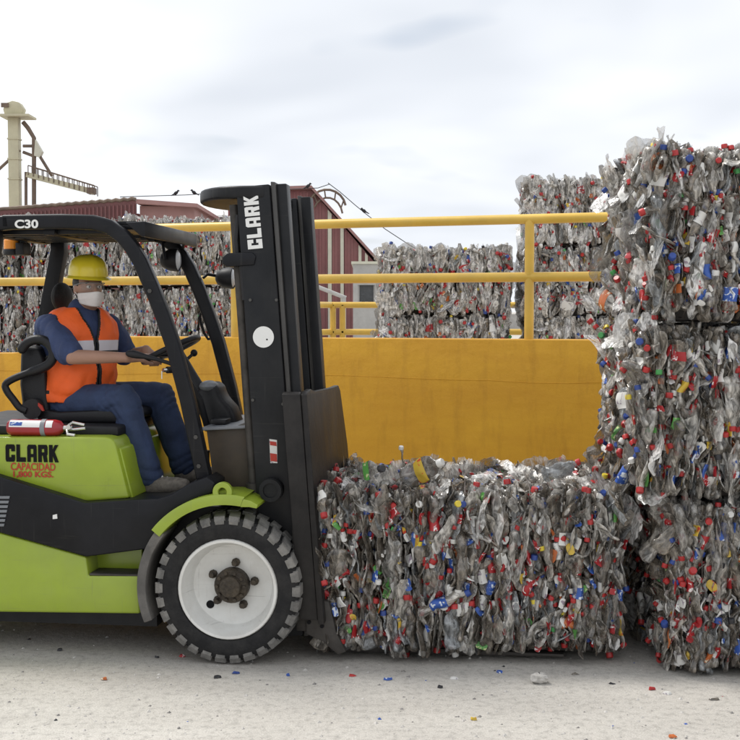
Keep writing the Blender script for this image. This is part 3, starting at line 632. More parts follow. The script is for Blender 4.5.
# the tall stack at the right
SY = 5.44; sx = (648 - 370) / F * SY; SW, SD = 1.55, 1.12
for k, (seed, dx, dy, z, h, rz, lab) in enumerate(((21, .10, .02, 0.0, .825, 1.0, 'bottom bale of the tall stack at the right edge'), (22, -.03, .0, .825, .825, -1.5, 'middle bale of the tall stack at the right edge'), (23, .0, .0, 1.65, .825, 1.5, 'top bale of the tall stack at the right edge'))):
    foreground_bale(seed, (sx + SW / 2 + dx, SY + SD / 2 + dy, z), R(rz), (SW, SD, h), lab, 'bales of the tall right stack')
# ------------------------------------------------------------------ background bales
def proto_bale(seed, W, D, Hh, milky=.8, cx=.048, sc=1.4, spin=True):
    rng = np.random.default_rng(seed); P = bale_pieces(W, D, Hh, rng, cx, .15, 1, False, False, .045)
    if spin: P = [(p[0], p[1], p[2], p[3] @ Matrix.Rotation(rng.uniform(-1.5, 1.5), 3, 'Z') if p[0] != 'scrap' else p[3], p[4], p[5]) for p in P if not (p[0] == 'scrap' and rng.random() < .5)]
    fr = [p for p in P if p[4] == 'front']; rng.shuffle(fr); parts = [p for p in sorted(fr, key=lambda p: p[2].y) if p[0] != 'scrap'][:120]; ids = {id(p) for p in parts}
    me = stuff_mesh('crushed_bottles', [p for p in P if id(p) not in ids], rng, 8, 6, scale=sc, milky=milky, capp=.5, labp=.28)
    return dict(me=me, parts=[(p, float(rng.uniform(.8, 1.1)) * sc, LABELS[int(rng.integers(len(LABELS)))] if rng.random() < .25 else None, CAPS[int(rng.integers(len(CAPS)))] if rng.random() < .5 else None, 'milky_film' if rng.random() < milky else None) for p in parts], dims=(W, D, Hh))
LOB = [[np_mesh('crushed_bottle', *(lambda t: (t[0], t[1]))(lo_piece(b, 8, 6, 'cap_red', lab)), lo_piece(b, 8, 6, 'cap_red', lab)[2] * 0 + np.where(lo_piece(b, 8, 6, 'cap_red', lab)[2] == 0, 0, np.where(lo_piece(b, 8, 6, 'cap_red', lab)[2] == STUFF_MATS.index('cap_red'), 1, 2)), ['clear_plastic', 'cap_red'] + (['label_red'] if lab else []), True) for lab in (None, 'label_red')] for b in BOT]
def background_bale(pr, loc, rz, label, group, parts=True, sc=(1, 1, 1)):
    e = empty('bottle_bale', loc, rz); tag(e, label, 'bale', group); W, D, Hh = pr['dims']
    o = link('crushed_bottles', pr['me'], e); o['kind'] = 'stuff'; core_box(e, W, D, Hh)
    straps(e, W, D, Hh, 5, .006)
    if parts:
        for (kind, var, p, rot, face, layer), s, lab, cap, mk in pr['parts']:
            if kind == 'film': b = link('plastic_film', HIF[var], e)
            else:
                b = link('crushed_bottle', LOB[var][1 if lab else 0], e)
                for k, mm in ((0, mk), (1, cap or 'clear_plastic'), (2, lab)):
                    if mm: b.material_slots[k].link = 'OBJECT'; b.material_slots[k].material = MATS[mm]
            b.matrix_local = Matrix.Translation(p) @ rot.to_4x4() @ Matrix.Scale(s, 4)
    e.scale = sc
    return e
PR = [proto_bale(41 + i, 1.56, 1.1, .815) for i in range(3)]; PD = [proto_bale(51 + i, 1.56, 1.1, .815, .75, .042, 1.05, True) for i in range(3)]
ROW = ['bottom', 'second', 'third', 'top']
YM = 14.3; xm = (447 - 370) / F * YM
for k in range(3):
    background_bale(PR[k], (xm + (.03, -.02, 0)[k], YM + .55, .825 * k), R((2, -1, 1)[k]), ('bottom', 'middle', 'top')[k] + ' bale of the stack behind the yellow railing, left of its post', 'bales of the stack left of the railing post', k > 0, (.965, 1, 1))
xr_ = 1.90 + .78
for k in range(4):
    background_bale(PR[(k + 1) % 3], (xr_ + (.02, .03, -.02, .0)[k], 14.15 + .55, .82 * k), R((1, -2, 2, -1)[k]) , ROW[k] + ' bale of the tall stack behind the right end of the railing', 'bales of the stack at the right end of the railing', k > 0, (.965, 1, 1))
YL = 17.5
for c in range(3):
    for k in range(3):
        x = (232 - 54 - 108 * c - 370) / F * YL + (.04 if k % 2 else -.03)
        background_bale(PD[(c + k) % 3], (x, YL + .6 + (.0, .25, .1)[c], 1.03 * k), R((1, -2, 1.5)[(c + k) % 3]), ('bottom', 'middle', 'top')[k] + ' bale of the ' + ('right', 'middle', 'left')[c] + ' column in the bale wall behind the forklift driver', 'bales of the wall behind the driver', k > 0, (1.0, 1.1, 1.26))

# ================================================================== FORKLIFT
fk = empty('forklift', FO, YAW); tag(fk, 'lime green and black forklift truck with a white wheel rim carrying a bale', 'forklift')
def both(fn):                                  # build a near-side piece and its mirror on the far side
    for s in (-1, 1): fn(s)
def span(s, a, b): return (s * a, s * b) if s < 0 else (a, b)
def fk_body():
    yn = -.55
    # green lower side frames, with the step cut out
    poly = FP([(-110, 487), (0, 533), (86, 557), (88, 576), (139, 576), (140, 614), (-110, 611)], yn)
    both(lambda s: MB().prism(poly, s * .55, s * .36).build('side_frame', 'green_paint', fk, bevel=.012, seg=3))
    rz_ = FP([(86, 550), (142, 546), (142, 580), (86, 580)], -.40)
    both(lambda s: MB().prism(rz_, s * .40, s * .365).build('step_riser', 'green_paint', fk, bevel=.006))
    x0, z0 = FL(89, 576, yn); x1, _ = FL(138, 576, yn)
    both(lambda s: MB().box((x0, min(s * .545, s * .41), z0 + .001), (x1, max(s * .545, s * .41), z0 + .012)).build('step_tread', 'worn_steel', fk, bevel=.003))
    # black mid panel that runs up over the wheel arch
    top = [(-110, 440), (0, 477), (84, 503), (130, 500), (158, 499), (172, 494), (188, 484), (206, 477), (215, 483)]
    bot = [(213, 493), (196, 499), (178, 511), (162, 528), (149, 549), (86, 557), (0, 533), (-110, 487)]
    pp = FP(top + bot, -.56)
    both(lambda s: MB().prism(pp, s * .56, s * .35).build('side_panel', 'black_paint', fk, bevel=.010, seg=3))
    for k in range(7):                          # louvres at the left edge
        q = FP([(-3, 496 + k * 4.6), (10 - k * .9, 496 + k * 4.6), (9.4 - k * .9, 498.6 + k * 4.6), (-3, 498.6 + k * 4.6)], -.562)
        MB().prism(q, -.567, -.560).build('louvre', 'grey_plastic', fk)
    MB().prism(FP([(53, 515), (57, 514), (57.5, 518.5), (53, 519)], -.562), -.566, -.5605).build('reflector', 'white_sticker', fk)
    # floor and engine bay
    xf, zf = FL(133, 500, -.56); xe, _ = FL(214, 500, -.56)
    MB().box((xf - .05, -.349, zf - .05), (xe - .12, .349, zf - .006)).build('floor_plate', 'black_plastic', fk)
    MB().box((-1.35, -.355, .22), (xf - .04, .355, zf + .02)).build('engine_bay', 'black_paint', fk)
    MB().box((xf - .03, -.34, .24), (.18, .34, zf - .06)).build('front_frame', 'black_paint', fk)
    # green hood
    hp = FP([(-110, 437), (0, 437), (104, 437), (111, 438.5), (115, 443), (118, 455), (129, 498.5), (84, 502), (0, 476), (-110, 436.6)], -.50)
    hz0 = hp[0][1]; hp[-1] = (hp[-1][0], hz0 - .1)
    hd = MB().prism(hp, -.50, .50).build('hood', 'green_paint', fk, bevel=.022, seg=4)
    q = FP([(117.5, 447), (121, 449), (133.5, 498), (129.5, 498.4)], -.47); MB().prism(q, -.47, .47).build('hood_lip', 'green_paint', fk, bevel=.008)
    # lettering on the hood
    def word(poly_list, origin, sx, sz, y, name, m, parent, shear=0, rot=0, s_=1):
        mb = MB()
        for p in poly_list:
            pts = []
            for a, b in p:
                u, w = a * sx, b * sz
                pts.append((origin[0] + u * math.cos(rot) - w * math.sin(rot), origin[1] + u * math.sin(rot) + w * math.cos(rot)))
            mb.prism(pts, y, y + .003)
        return mb.build(name, m, parent, smooth=0)
    bx = lambda a, b, c, d: [(a, b), (c, b), (c, d), (a, d)]
    LT = {'C': [[(0, .12), (.1, 0), (.38, 0), (.38, 1), (.1, 1), (0, .88)], bx(.38, .74, .9, 1), [(.9, .74), (1, .74), (1, .9), (.9, 1)], bx(.62, .60, 1, .74), bx(.38, 0, .9, .26), [(.9, 0), (1, .1), (1, .26), (.9, .26)], bx(.62, .26, 1, .40)],
          'L': [bx(0, 0, .38, 1), bx(.38, 0, 1, .26)],
          'A': [[(0, 0), (.36, 0), (.36, .28), (.36, .46), (.36, .76), (.36, 1), (.12, 1), (0, .88)], bx(.36, .76, .66, 1), bx(.36, .28, .66, .46), [(.66, 0), (1, 0), (1, .88), (.9, 1), (.66, 1)]],
          'R': [bx(0, 0, .38, 1), [(.38, .76), (1, .76), (1, .88), (.9, 1), (.38, 1)], bx(.66, .56, 1, .76), [(.38, .38), (.92, .38), (1, .46), (1, .56), (.38, .56)], [(.62, 0), (1, 0), (.92, .38), (.5, .38)]],
          'K': [bx(0, 0, .38, 1), [(.38, .40), (.54, .54), (1, 1), (.62, 1), (.38, .70)], [(.38, .40), (.64, 0), (1.02, 0), (.60, .60), (.54, .54)]]}
    def clark(w, gap):
        out = []
        for i, ch in enumerate('CLARK'): out += [[(a * w + i * (w + gap), b) for a, b in p] for p in LT[ch]]
        return out
    a = FL(6, 461.5, -.50); b = FL(58.5, 445, -.50); Wd = b[0] - a[0]; Hh = b[1] - a[1]
    word(clark(.176, .03), a, Wd, Hh, -.5045, 'lettering', 'black_ink', hd)
    global text_mesh
    def text_mesh(txt, x0, x1, z0, z1, y, m, parent, off=.0, rot=0):
        cu = bpy.data.curves.new('t', 'FONT'); cu.body = txt; cu.size = 1; cu.offset = off; cu.resolution_u = 4
        o = bpy.data.objects.new('t', cu); col.objects.link(o); bpy.context.view_layer.update()
        me = bpy.data.meshes.new_from_object(o.evaluated_get(bpy.context.evaluated_depsgraph_get())); bpy.data.objects.remove(o)
        n = len(me.vertices); v = np.zeros(n * 3); me.vertices.foreach_get('co', v); v = v.reshape(-1, 3)
        lo, hi = v.min(0), v.max(0); u = (v - lo) / np.maximum(hi - lo, 1e-6)
        w = np.stack([x0 + u[:, 0] * (x1 - x0), np.full(n, y), z0 + u[:, 1] * (z1 - z0)], -1)
        me.vertices.foreach_set('co', w.ravel()); me.materials.clear(); me.materials.append(MATS[m]); me.update()
        return link('lettering', me, parent)
    a = FL(11, 470.2, -.5); b = FL(55.5, 463.2, -.5); text_mesh('CAPACIDAD', a[0], b[0], a[1], b[1], -.5035, 'red_ink', hd, .018)
    a = FL(13.5, 477.8, -.5); b = FL(53.5, 471.6, -.5); text_mesh('1,800 KGS.', a[0], b[0], a[1], b[1], -.5035, 'red_ink', hd, .03)
    MB().box((-1.3, -.43, .13), (-.40, .43, .2195)).build('under_shade_box', 'black_plastic', fk); MB().box((-.39, -.33, .14), (.16, .33, .235)).build('axle_housing', 'black_plastic', fk)  # first box is added low to deepen the shade on the ground beneath
    # counterweight and rear (outside the picture)
    cw = [(-1.33, .25), (-1.33, 1.0), (-1.5, 1.06), (-2.0, 1.02), (-2.2, .9), (-2.25, .5), (-2.15, .25), (-2.02, .25), (-1.95, .5), (-1.7, .62), (-1.42, .5), (-1.38, .25)]
    MB().prism(cw, -.58, .58).build('counterweight', 'green_paint', fk, bevel=.04, seg=3)
    # fenders
    def fender(s):
        mb = MB(); cx, cz, r = 0, TYRE_R, .425
        pts = arc(cx, cz, r, 196, 82, 26); w = .022
        mb.strip(pts, w, s * .615, s * .36); mb.strip([(x * .985, z + .004) for x, z in pts[10:]], .05, s * .615, s * .60, 1)
        return mb.build('fender', ['mud_guard', 'green_paint'], fk, bevel=.004)
    def fender2(s):
        pts = arc(0, TYRE_R, .438, 142, 68, 20); q = FL(258, 506, -.6); pts = pts[:-3] + [(q[0] - .075, pts[-4][1] - .006), (q[0] - .035, q[1] + .012), (q[0], q[1])]
        MB().strip(pts, [.05] * (len(pts) - 3) + [.04, .03, .018], min(s * .62, s * .36), max(s * .62, s * .36)).build('fender', 'green_paint', fk, bevel=.006)
        pb = arc(0, TYRE_R, .425, 203, 140, 14); MB().strip(pb, .045, min(s * .60, s * .36), max(s * .60, s * .36)).build('mud_flap', 'mud_guard', fk, bevel=.006)
    both(fender2)
    # lifting lug
    def lug(s):
        c = FL(222.5, 492, -.61); mb = MB(); n = 28; ro, ri = .047, .021; o_, i_ = [], []
        for k in range(n):
            t = 2 * math.pi * k / n; o_.append((c[0] + ro * math.cos(t) * (1.0), c[1] + (ro * math.sin(t) if math.sin(t) > 0 else ro * 1.15 * math.sin(t)))); i_.append((c[0] + ri * math.cos(t), c[1] + ri * math.sin(t)))
        v = [(x, s * .618, z) for x, z in o_ + i_] + [(x, s * .585, z) for x, z in o_ + i_]; f = []
        for k in range(n):
            j = (k + 1) % n; f += [(k, j, n + j, n + k), (2 * n + k, 3 * n + k, 3 * n + j, 2 * n + j), (k, 2 * n + k, 2 * n + j, j), (n + k, n + j, 3 * n + j, 3 * n + k)]
        mb.add(v, f).build('lifting_lug', 'green_paint', fk, bevel=.003, seg=1)
    both(lug)
fk_body()
def wheel(x, y, r, w, side, name='front_wheel', scale=1.0):
    """side -1: outer face towards -y"""
    s = side; k = r / .365
    def L_(prof): return [(a * k, y + s * b) for a, b in prof]
    z = r
    rim = MB().lathe(L_([(.245, w / 2 - .012), (.240, w / 2 - .004), (.228, w / 2 - .006), (.222, w / 2 - .03), (.214, w / 2 - .05), (.208, w / 2 - .085), (.196, w / 2 - .115), (.17, w / 2 - .125), (.10, w / 2 - .13), (.0005, w / 2 - .13), (.0005, -w / 2 + .01), (.2, -w / 2 + .01), (.245, -w / 2 + .02)]), 56, (x, 0, z), caps=False).build(name, 'rim_white', fk, smooth=40)
    ty = MB().lathe(L_([(.243, w / 2 - .02), (.250, w / 2 - .004), (.262, w / 2 + .001), (.30, w / 2 + .004), (.330, w / 2 - .001), (.347, w / 2 - .014), (.347, -w / 2 + .012), (.32, -w / 2), (.26, -w / 2), (.243, -w / 2 + .02)]), 64, (x, 0, z), closed=True)
    n = 30
    for i in range(n):                         # tread lugs, staggered on the two shoulders
        for sd, ph in ((1, 0), (-1, .5)):
            t0 = 2 * math.pi * (i + ph) / n; dt = 2 * math.pi / n * (.40 + .015 * math.sin(i * 2.7))
            y0, y1 = (w / 2 - .004, .012) if sd > 0 else (-.012, -w / 2 + .004)
            v = []
            for yy, ra in ((y0, .330), (y1, .330), (y1, .365 if sd > 0 else .365), (y0, .356 if sd > 0 else .365)):
                for q in (-1, 1):
                    sk = q * dt * (1.0 if ra < .34 else .86) + (.05 if yy == y1 and sd > 0 else 0)
                    v.append((x + ra * k * math.cos(t0 + sk), y + s * yy, z + ra * k * math.sin(t0 + sk)))
            ty.add(v, [(0, 1, 3, 2), (2, 3, 5, 4), (4, 5, 7, 6), (6, 7, 1, 0), (0, 2, 4, 6), (1, 7, 5, 3)], 1)
            if sd > 0:                          # the lug runs a little way down the sidewall
                v = []
                for ra, yo in ((.352, w / 2 - .003), (.333, w / 2 + .006), (.318, w / 2 + .004), (.318, w / 2 - .02), (.35, w / 2 - .03)):
                    for q in (-1, 1): v.append((x + ra * k * math.cos(t0 + q * dt * .8), y + s * yo, z + ra * k * math.sin(t0 + q * dt * .8)))
                ty.add(v, [(0, 1, 3, 2), (2, 3, 5, 4), (4, 5, 7, 6), (6, 7, 9, 8), (8, 9, 1, 0), (0, 2, 4, 6, 8), (1, 9, 7, 5, 3)], 1)
    ty.build('tyre', ['tyre_rubber', 'dusty_rubber'], rim, smooth=30, weld=0)
    hb = MB().lathe(L_([(.085, w / 2 - .132), (.085, w / 2 - .085), (.078, w / 2 - .075), (.058, w / 2 - .07), (.05, w / 2 - .05), (.0005, w / 2 - .045)]), 28, (x, 0, z))
    for i in range(10):
        t = 2 * math.pi * i / 10; hb.lathe([(.009, 0), (.009, s * .012), (.0005, s * .012)], 6, (x + .068 * k * math.cos(t), y + s * (w / 2 - .072), z + .068 * k * math.sin(t)))
    hb.build('hub', 'hub_grease', rim, smooth=30)
    for i in range(5):
        t = R(90 + 72 * i - 8); MB().lathe([(.021, -s * .02), (.021, s * .012), (.013, s * .018), (.012, s * .045), (.0005, s * .045)], 8, (x + .110 * k * math.cos(t), y + s * (w / 2 - .125), z + .110 * k * math.sin(t))).build('lug_nut', 'hub_grease', rim)
    t = R(222); MB().lathe([(.020, s * .0), (.020, s * .004), (.0005, s * .004)], 16, (x + .155 * k * math.cos(t), y + s * (w / 2 - .127), z + .155 * k * math.sin(t))).build('hand_hole_dark_disc', 'black_ink', rim)  # black disc paints the dark of a hole onto the uncut rim
wheel(0, -.485, TYRE_R, .23, -1); wheel(0, .485, TYRE_R, .23, 1)
wheel(-1.72, -.47, .275, .18, -1, 'rear_wheel'); wheel(-1.72, .47, .275, .18, 1, 'rear_wheel')
MB().lathe([(.05, -.40), (.05, .40)], 14, (0, 0, TYRE_R)).build('front_axle', 'worn_steel', fk); MB().lathe([(.04, -.40), (.04, .40)], 14, (-1.72, 0, .275)).build('rear_axle', 'worn_steel', fk)
def mast():
    yo = -.42
    near = FP([(236, 187), (269, 184), (303, 636), (266, 636)], yo)
    rails = []
    for s in (-1, 1): rails.append(MB().prism(near, min(s * .42, s * .30), max(s * .42, s * .30)).build('mast_rail', 'mast_steel', fk, bevel=.006, seg=2))
    r1 = FP([(270.5, 181.5), (275.5, 182), (309, 636), (304, 636)], -.40); r2 = FP([(276, 184), (286.5, 183.5), (318, 640), (309.5, 640)], -.38)
    both(lambda s: MB().prism(r1, min(s * .405, s * .31), max(s * .405, s * .31)).build('middle_rail', 'rail_worn', fk, bevel=.005))
    both(lambda s: MB().prism(r2, min(s * .385, s * .29), max(s * .385, s * .29)).build('inner_rail', 'mast_steel', fk, bevel=.005))
    # arched top cross member
    zt = FL(250, 187, yo)[1]; xb = FL(204, 196, 0)[0]; xt = near[0][0] + .02; xr = near[1][0] - .02
    pl = [(xr, -.425), (xt, -.425)] + [(xt - (xt - xb) * math.cos(R(t)), .425 * math.sin(R(t))) for t in range(-78, 79, 12)] + [(xt, .425), (xr, .425)]
    MB().zprism(pl, zt - .055, zt + .008).build('top_cross_member', 'mast_steel', fk, bevel=.014, seg=3)
    for py in (430, 590):
        a = FL(262, py, yo); MB().box((a[0] + .02, -.3, a[1] - .05), (a[0] + .06, .3, a[1] + .05)).build('cross_member', 'mast_steel', fk, bevel=.006)
    # lift cylinders behind the rails
    for s in (-1, 1):
        a, b = FL(234, 205, -.36), FL(262, 600, -.36)
        MB().tube([(b[0], s * .36, b[1]), ((a[0] * .3 + b[0] * .7), s * .36, a[1] * .3 + b[1] * .7)], .04, 14).tube([(b[0], s * .36, b[1]), (a[0], s * .36, a[1])], .024, 12).build('lift_cylinder', 'worn_steel', fk)
    q = FP([(222, 257), (227, 253), (252, 252), (256, 256), (254, 265), (226, 267), (222, 264)], -.43); MB().prism(q, -.43, -.33).build('cylinder_clamp', 'black_paint', fk, bevel=.008)
    a = FL(241, 240, -.425); MB().tube([FL3(238, 262, -.40), FL3(236, 240, -.40), FL3(238, 215, -.40)], .012, 8).tube([FL3(244, 300, -.41), FL3(241, 266, -.41)], .01, 8).build('hydraulic_hose', 'black_plastic', fk)
    # maker's name reading upwards, stickers, pivot
    o = FL(248.3, 249.5, -.42); e2 = FL(243.5, 196.5, -.42); Ln = math.hypot(e2[0] - o[0], e2[1] - o[1]); an = math.atan2(e2[1] - o[1], e2[0] - o[0])
    mb = MB(); wv = math.hypot(*(np.array(FL(263, 249, -.42)) - np.array(FL(248.3, 249, -.42))))
    bx = lambda a, b, c, d: [(a, b), (c, b), (c, d), (a, d)]
    LT = {'C': [bx(0, 0, .38, 1), bx(.38, .74, 1, 1), bx(.62, .60, 1, .74), bx(.38, 0, 1, .26), bx(.62, .26, 1, .40)], 'L': [bx(0, 0, .38, 1), bx(.38, 0, 1, .26)],
          'A': [[(0, 0), (.36, 0), (.36, .28), (.36, .46), (.36, .76), (.36, 1), (.12, 1), (0, .88)], bx(.36, .76, .66, 1), bx(.36, .28, .66, .46), [(.66, 0), (1, 0), (1, .88), (.9, 1), (.66, 1)]],
          'R': [bx(0, 0, .38, 1), [(.38, .76), (1, .76), (1, .88), (.9, 1), (.38, 1)], bx(.66, .56, 1, .76), [(.38, .38), (.92, .38), (1, .46), (1, .56), (.38, .56)], [(.62, 0), (1, 0), (.92, .38), (.5, .38)]],
          'K': [bx(0, 0, .38, 1), [(.38, .40), (.54, .54), (1, 1), (.62, 1), (.38, .70)], [(.38, .40), (.64, 0), (1.02, 0), (.60, .60), (.54, .54)]]}
    for i, ch in enumerate('CLARK'):
        for p in LT[ch]:
            pts = []
            for u, w in p:
                U, Wd = (u * .176 + i * .206) * Ln, -(1 - w) * wv      # reads upwards: letter tops point to the operator
                pts.append((o[0] + U * math.cos(an) - Wd * math.sin(an), o[1] + U * math.sin(an) + Wd * math.cos(an)))
            mb.prism(pts, -.4245, -.4215)
    mb.build('lettering', 'white_sticker', rails[0], smooth=0)
    c = FL(263.5, 337, -.42); MB().lathe([(.052, -.4235), (.052, -.4205), (.0005, -.4205)], 36, (c[0], 0, c[1])).lathe([(.0045, -.4245), (.0045, -.4236)], 6, (c[0] + .018, 0, c[1] - .012), m=1).build('round_sticker', ['white_sticker', 'black_ink'], rails[0])
    q = FP([(269.5, 439), (277, 440), (277.5, 463), (270.5, 463)], -.42); MB().prism(q, -.4235, -.4205).build('warning_sticker', 'label_white', rails[0])
    q = FP([(270, 441), (276.5, 442), (276.8, 446), (270.2, 445)], -.42); MB().prism(q, -.4250, -.4238).build('sticker_print', 'red_ink', rails[0]); MB().prism(FP([(270.3, 453), (277, 454), (277.3, 461.5), (270.7, 461)], -.42), -.4250, -.4238).build('sticker_print', 'red_ink', rails[0])
    c = FL(271, 490, -.46); MB().lathe([(.058, -.47), (.058, -.40)], 28, (c[0], 0, c[1])).lathe([(.055, -.482), (.055, -.4701), (.038, -.4701), (.036, -.482)], 28, (c[0], 0, c[1]), closed=True).build('mast_pivot', 'mast_steel', fk, bevel=0)
    for s in (-1, 1):                           # lift chains and hoses between the rails
        a, b = FL(272, 200, -.2), FL(300, 600, -.2)
        ch = MB(); n = 60
        for i in range(n):
            p = Vector((a[0], s * .17, a[1])).lerp(Vector((b[0], s * .17, b[1])), (i + .5) / n); w_ = .018 if i % 2 else .012
            ch.box((p.x - .008, p.y - w_, p.z - .013), (p.x + .008, p.y + w_, p.z + .013))
        ch.build('lift_chain', 'rail_worn', fk)
        MB().tube([FL3(258, 210, s * .24), FL3(262, 320, s * .25), FL3(270, 470, s * .24), FL3(276, 560, s * .2)], .012, 8).build('hydraulic_hose', 'black_plastic', fk)
    for px, py in ((250.5, 300), (276.5, 300), (253, 400), (283, 404), (258, 560), (292, 560)):
        c = FL(px, py, -.42); MB().lathe([(.008, -.427), (.008, -.419)], 6, (c[0], 0, c[1])).build('bolt', 'rail_worn', fk)
    # load backrest
    xt_, zt_ = FL(288, 392, -.52); xb_, zb_ = FL(306, 610, -.52); sl = (xb_ - xt_) / (zb_ - zt_)
    X = lambda z: xt_ + (z - zt_) * sl
    def plate(yz, x_off, th, name, m=('backrest_steel',)):
        n = len(yz); v = [(X(z) + x_off, y, z) for y, z in yz] + [(X(z) + x_off + th, y, z) for y, z in yz]
        f = [tuple(range(n)), tuple(range(2 * n - 1, n - 1, -1))] + [(i, i + n, (i + 1) % n + n, (i + 1) % n) for i in range(n)]
        return MB().add(v, f).build(name, list(m), fk, bevel=.006, seg=2)
    yz = [(-.52, zt_ - .012), (-.49, zt_), (-.38, zt_ + .006), (-.27, zt_ - .012), (.30, zt_ - .03), (.50, zt_ - .03), (.55, zt_ - .06), (.66, .93), (.66, .20), (-.56, .20)]
    plate(yz, 0.06, .03, 'load_backrest')
    plate([(-.53, zt_ - .01), (-.49, zt_ + .001), (-.49, .22), (-.55, .22)], -.03, .089, 'backrest_flange')
    q = FP([(306, 616), (313, 598), (329, 602), (336, 632), (346, 652), (338, 655), (323, 642), (306, 634)], -.5)
    both(lambda s: MB().prism(q, min(s * .50, s * .44), max(s * .50, s * .44)).build('carriage_bracket', 'worn_steel', fk, bevel=.006))
    for pp in ((309, 622), (322, 626)):
        c = FL(pp[0], pp[1], -.5); MB().lathe([(.010, -.506), (.010, -.499)], 10, (c[0], 0, c[1])).build('bolt', 'black_ink', fk)
    for s in (-1, 1):
        x0 = X(.3) + .092
        MB().prism([(x0, .006), (x0 + 1.15, .02), (x0 + 1.15, .034), (x0 + .07, .046), (x0 + .05, .07), (x0 + .05, .62), (x0, .62)], s * .28 - .06, s * .28 + .06).build('fork', 'worn_steel', fk, bevel=.004)
    MB().box((X(.25) - .06, -.47, .14), (X(.25) + .015, .47, .28)).box((X(.6) - .05, -.47, .52), (X(.6) + .015, .47, .66)).build('carriage', 'worn_steel', fk, bevel=.008)
    MB().box((near[3][0] - .1, -.28, .2), (near[3][0] + .05, .28, .5)).build('mast_foot', 'mast_steel', fk, bevel=.01)
    both(lambda s: MB().tube([(-.05, s * .25, .62), (near[0][0] * .35 + near[3][0] * .65, s * .25, .78)], .03, 12).build('tilt_cylinder', 'worn_steel', fk))
mast()
def guard():
    yn = -.475; w = .072
    rear_t = FL(62, 250, .475); rear_b = FL(30, 425, .475)
    path = FP([(0, 222), (60, 221), (92, 222), (108, 226.5), (121, 236), (130, 247), (139, 262), (150, 287), (161, 315), (172, 347), (186, 400), (203, 480)], yn)
    zt = path[0][1]; path = [(rear_t[0] - .12, zt - .02), (rear_t[0] + .1, zt)] + path
    both(lambda s: MB().strip(path, w, min(s * .475, s * .405), max(s * .475, s * .405)).build('guard_side_beam', 'black_paint', fk, bevel=.014, seg=3))
    both(lambda s: MB().strip([(rear_t[0], zt), (rear_t[0], zt - .1), (rear_b[0], rear_b[1]), (rear_b[0] - .02, FL(0, 438, -.5)[1] - .02)], .085, min(s * .47, s * .40), max(s * .47, s * .40)).build('guard_rear_pillar', 'black_paint', fk, bevel=.012, seg=2))
    xf = FL(146, 217, -.46)[0]; x0 = rear_t[0] - .1; zf = zt + .012
    MB().prism([(xf - .34, zf - .02), (xf - .06, zf - .015), (xf, zf - .085), (xf - .012, zf - .092), (xf - .08, zf - .05), (xf - .34, zf - .05)], -.40, .40).prism([(xf - .1, zf - .02), (xf + .0, zf - .015), (xf + .0, zf - .09), (xf - .02, zf - .09)], -.476, .476).build('guard_visor', 'black_paint', fk, bevel=.006)
    MB().box((x0, -.404, zt - .012), (xf - .07, .404, zt + .004)).build('guard_roof_panel', 'black_paint', fk, bevel=.003)
    for i in range(6):
        y = -.34 + i * .136; MB().box((x0, y - .02, zt - .055), (xf - .2, y + .02, zt - .013)).build('guard_bar', 'black_paint', fk, bevel=.004)
    for x in (x0, (x0 + xf) / 2 - .1): MB().box((x, -.404, zt - .06), (x + .06, .404, zt - .056 + .03)).build('guard_cross_bar', 'black_paint', fk, bevel=.004)
    a, b = FL(15, 228.5, -.475), FL(38.5, 219.5, -.475); text_mesh('C30', a[0], b[0], a[1], b[1], -.4785, 'white_sticker', fk, .035)
    for px, py in ((196, 437), (199, 466), (150, 291)):
        c = FL(px, py, -.475); MB().lathe([(.011, -.483), (.011, -.474)], 6, (c[0], 0, c[1])).build('bolt', 'rail_worn', fk)
    # amber beacon hanging below the roof
    c = FL(12, 247, .1); bk = MB().box((c[0] + .04, .05, c[1] - .045), (c[0] + .085, .15, c[1] + .02)).lathe([(.046, -.045), (.046, -.012)], 20, (c[0], .1, c[1]), 'z').box((c[0] + .05, .08, c[1] + .02), (c[0] + .08, .12, zt - .05)).build('beacon', 'black_plastic', fk, bevel=.004)
    MB().lathe([(.043, -.0119), (.043, .035), (.03, .052), (.0005, .055)], 20, (c[0], .1, c[1]), 'z').build('amber_lens', 'amber_lens', bk)
    # work lamps
    def lamp(px, py, yl, r, br):
        c = FL3(px, py, yl); o = MB().lathe([(r * .25, -.10), (r * .6, -.088), (r * .9, -.055), (r, -.015), (r, 0), (r * .93, .004), (r * .9, -.006)], 26, tuple(c), 'x').build('work_lamp', 'black_plastic', fk)
        MB().lathe([(r * .9, -.004), (r * .6, .008), (r * .02, .012)], 26, tuple(c), 'x').build('lamp_lens', 'lamp_glass', o)
        MB().tube([c + Vector(p) for p in br], .009, 8).build('lamp_bracket', 'black_paint', o)
    lamp(178, 260, .30, .064, [(-.05, -.07, 0), (-.07, -.06, .09), (-.03, 0, .12), (.02, .05, .10), (.0, .1, .07)])
    lamp(233, 278, .50, .062, [(-.08, 0, .01), (-.14, -.03, .02), (-.16, -.05, .0)])
    c = FL3(210, 325, .43); MB().tube([FL3(*p, .43) for p in ((219, 338), (208, 339), (204, 333), (199, 318), (201, 313), (207, 309), (212, 309))], .008, 8).build('grab_loop', 'black_paint', fk)
guard()
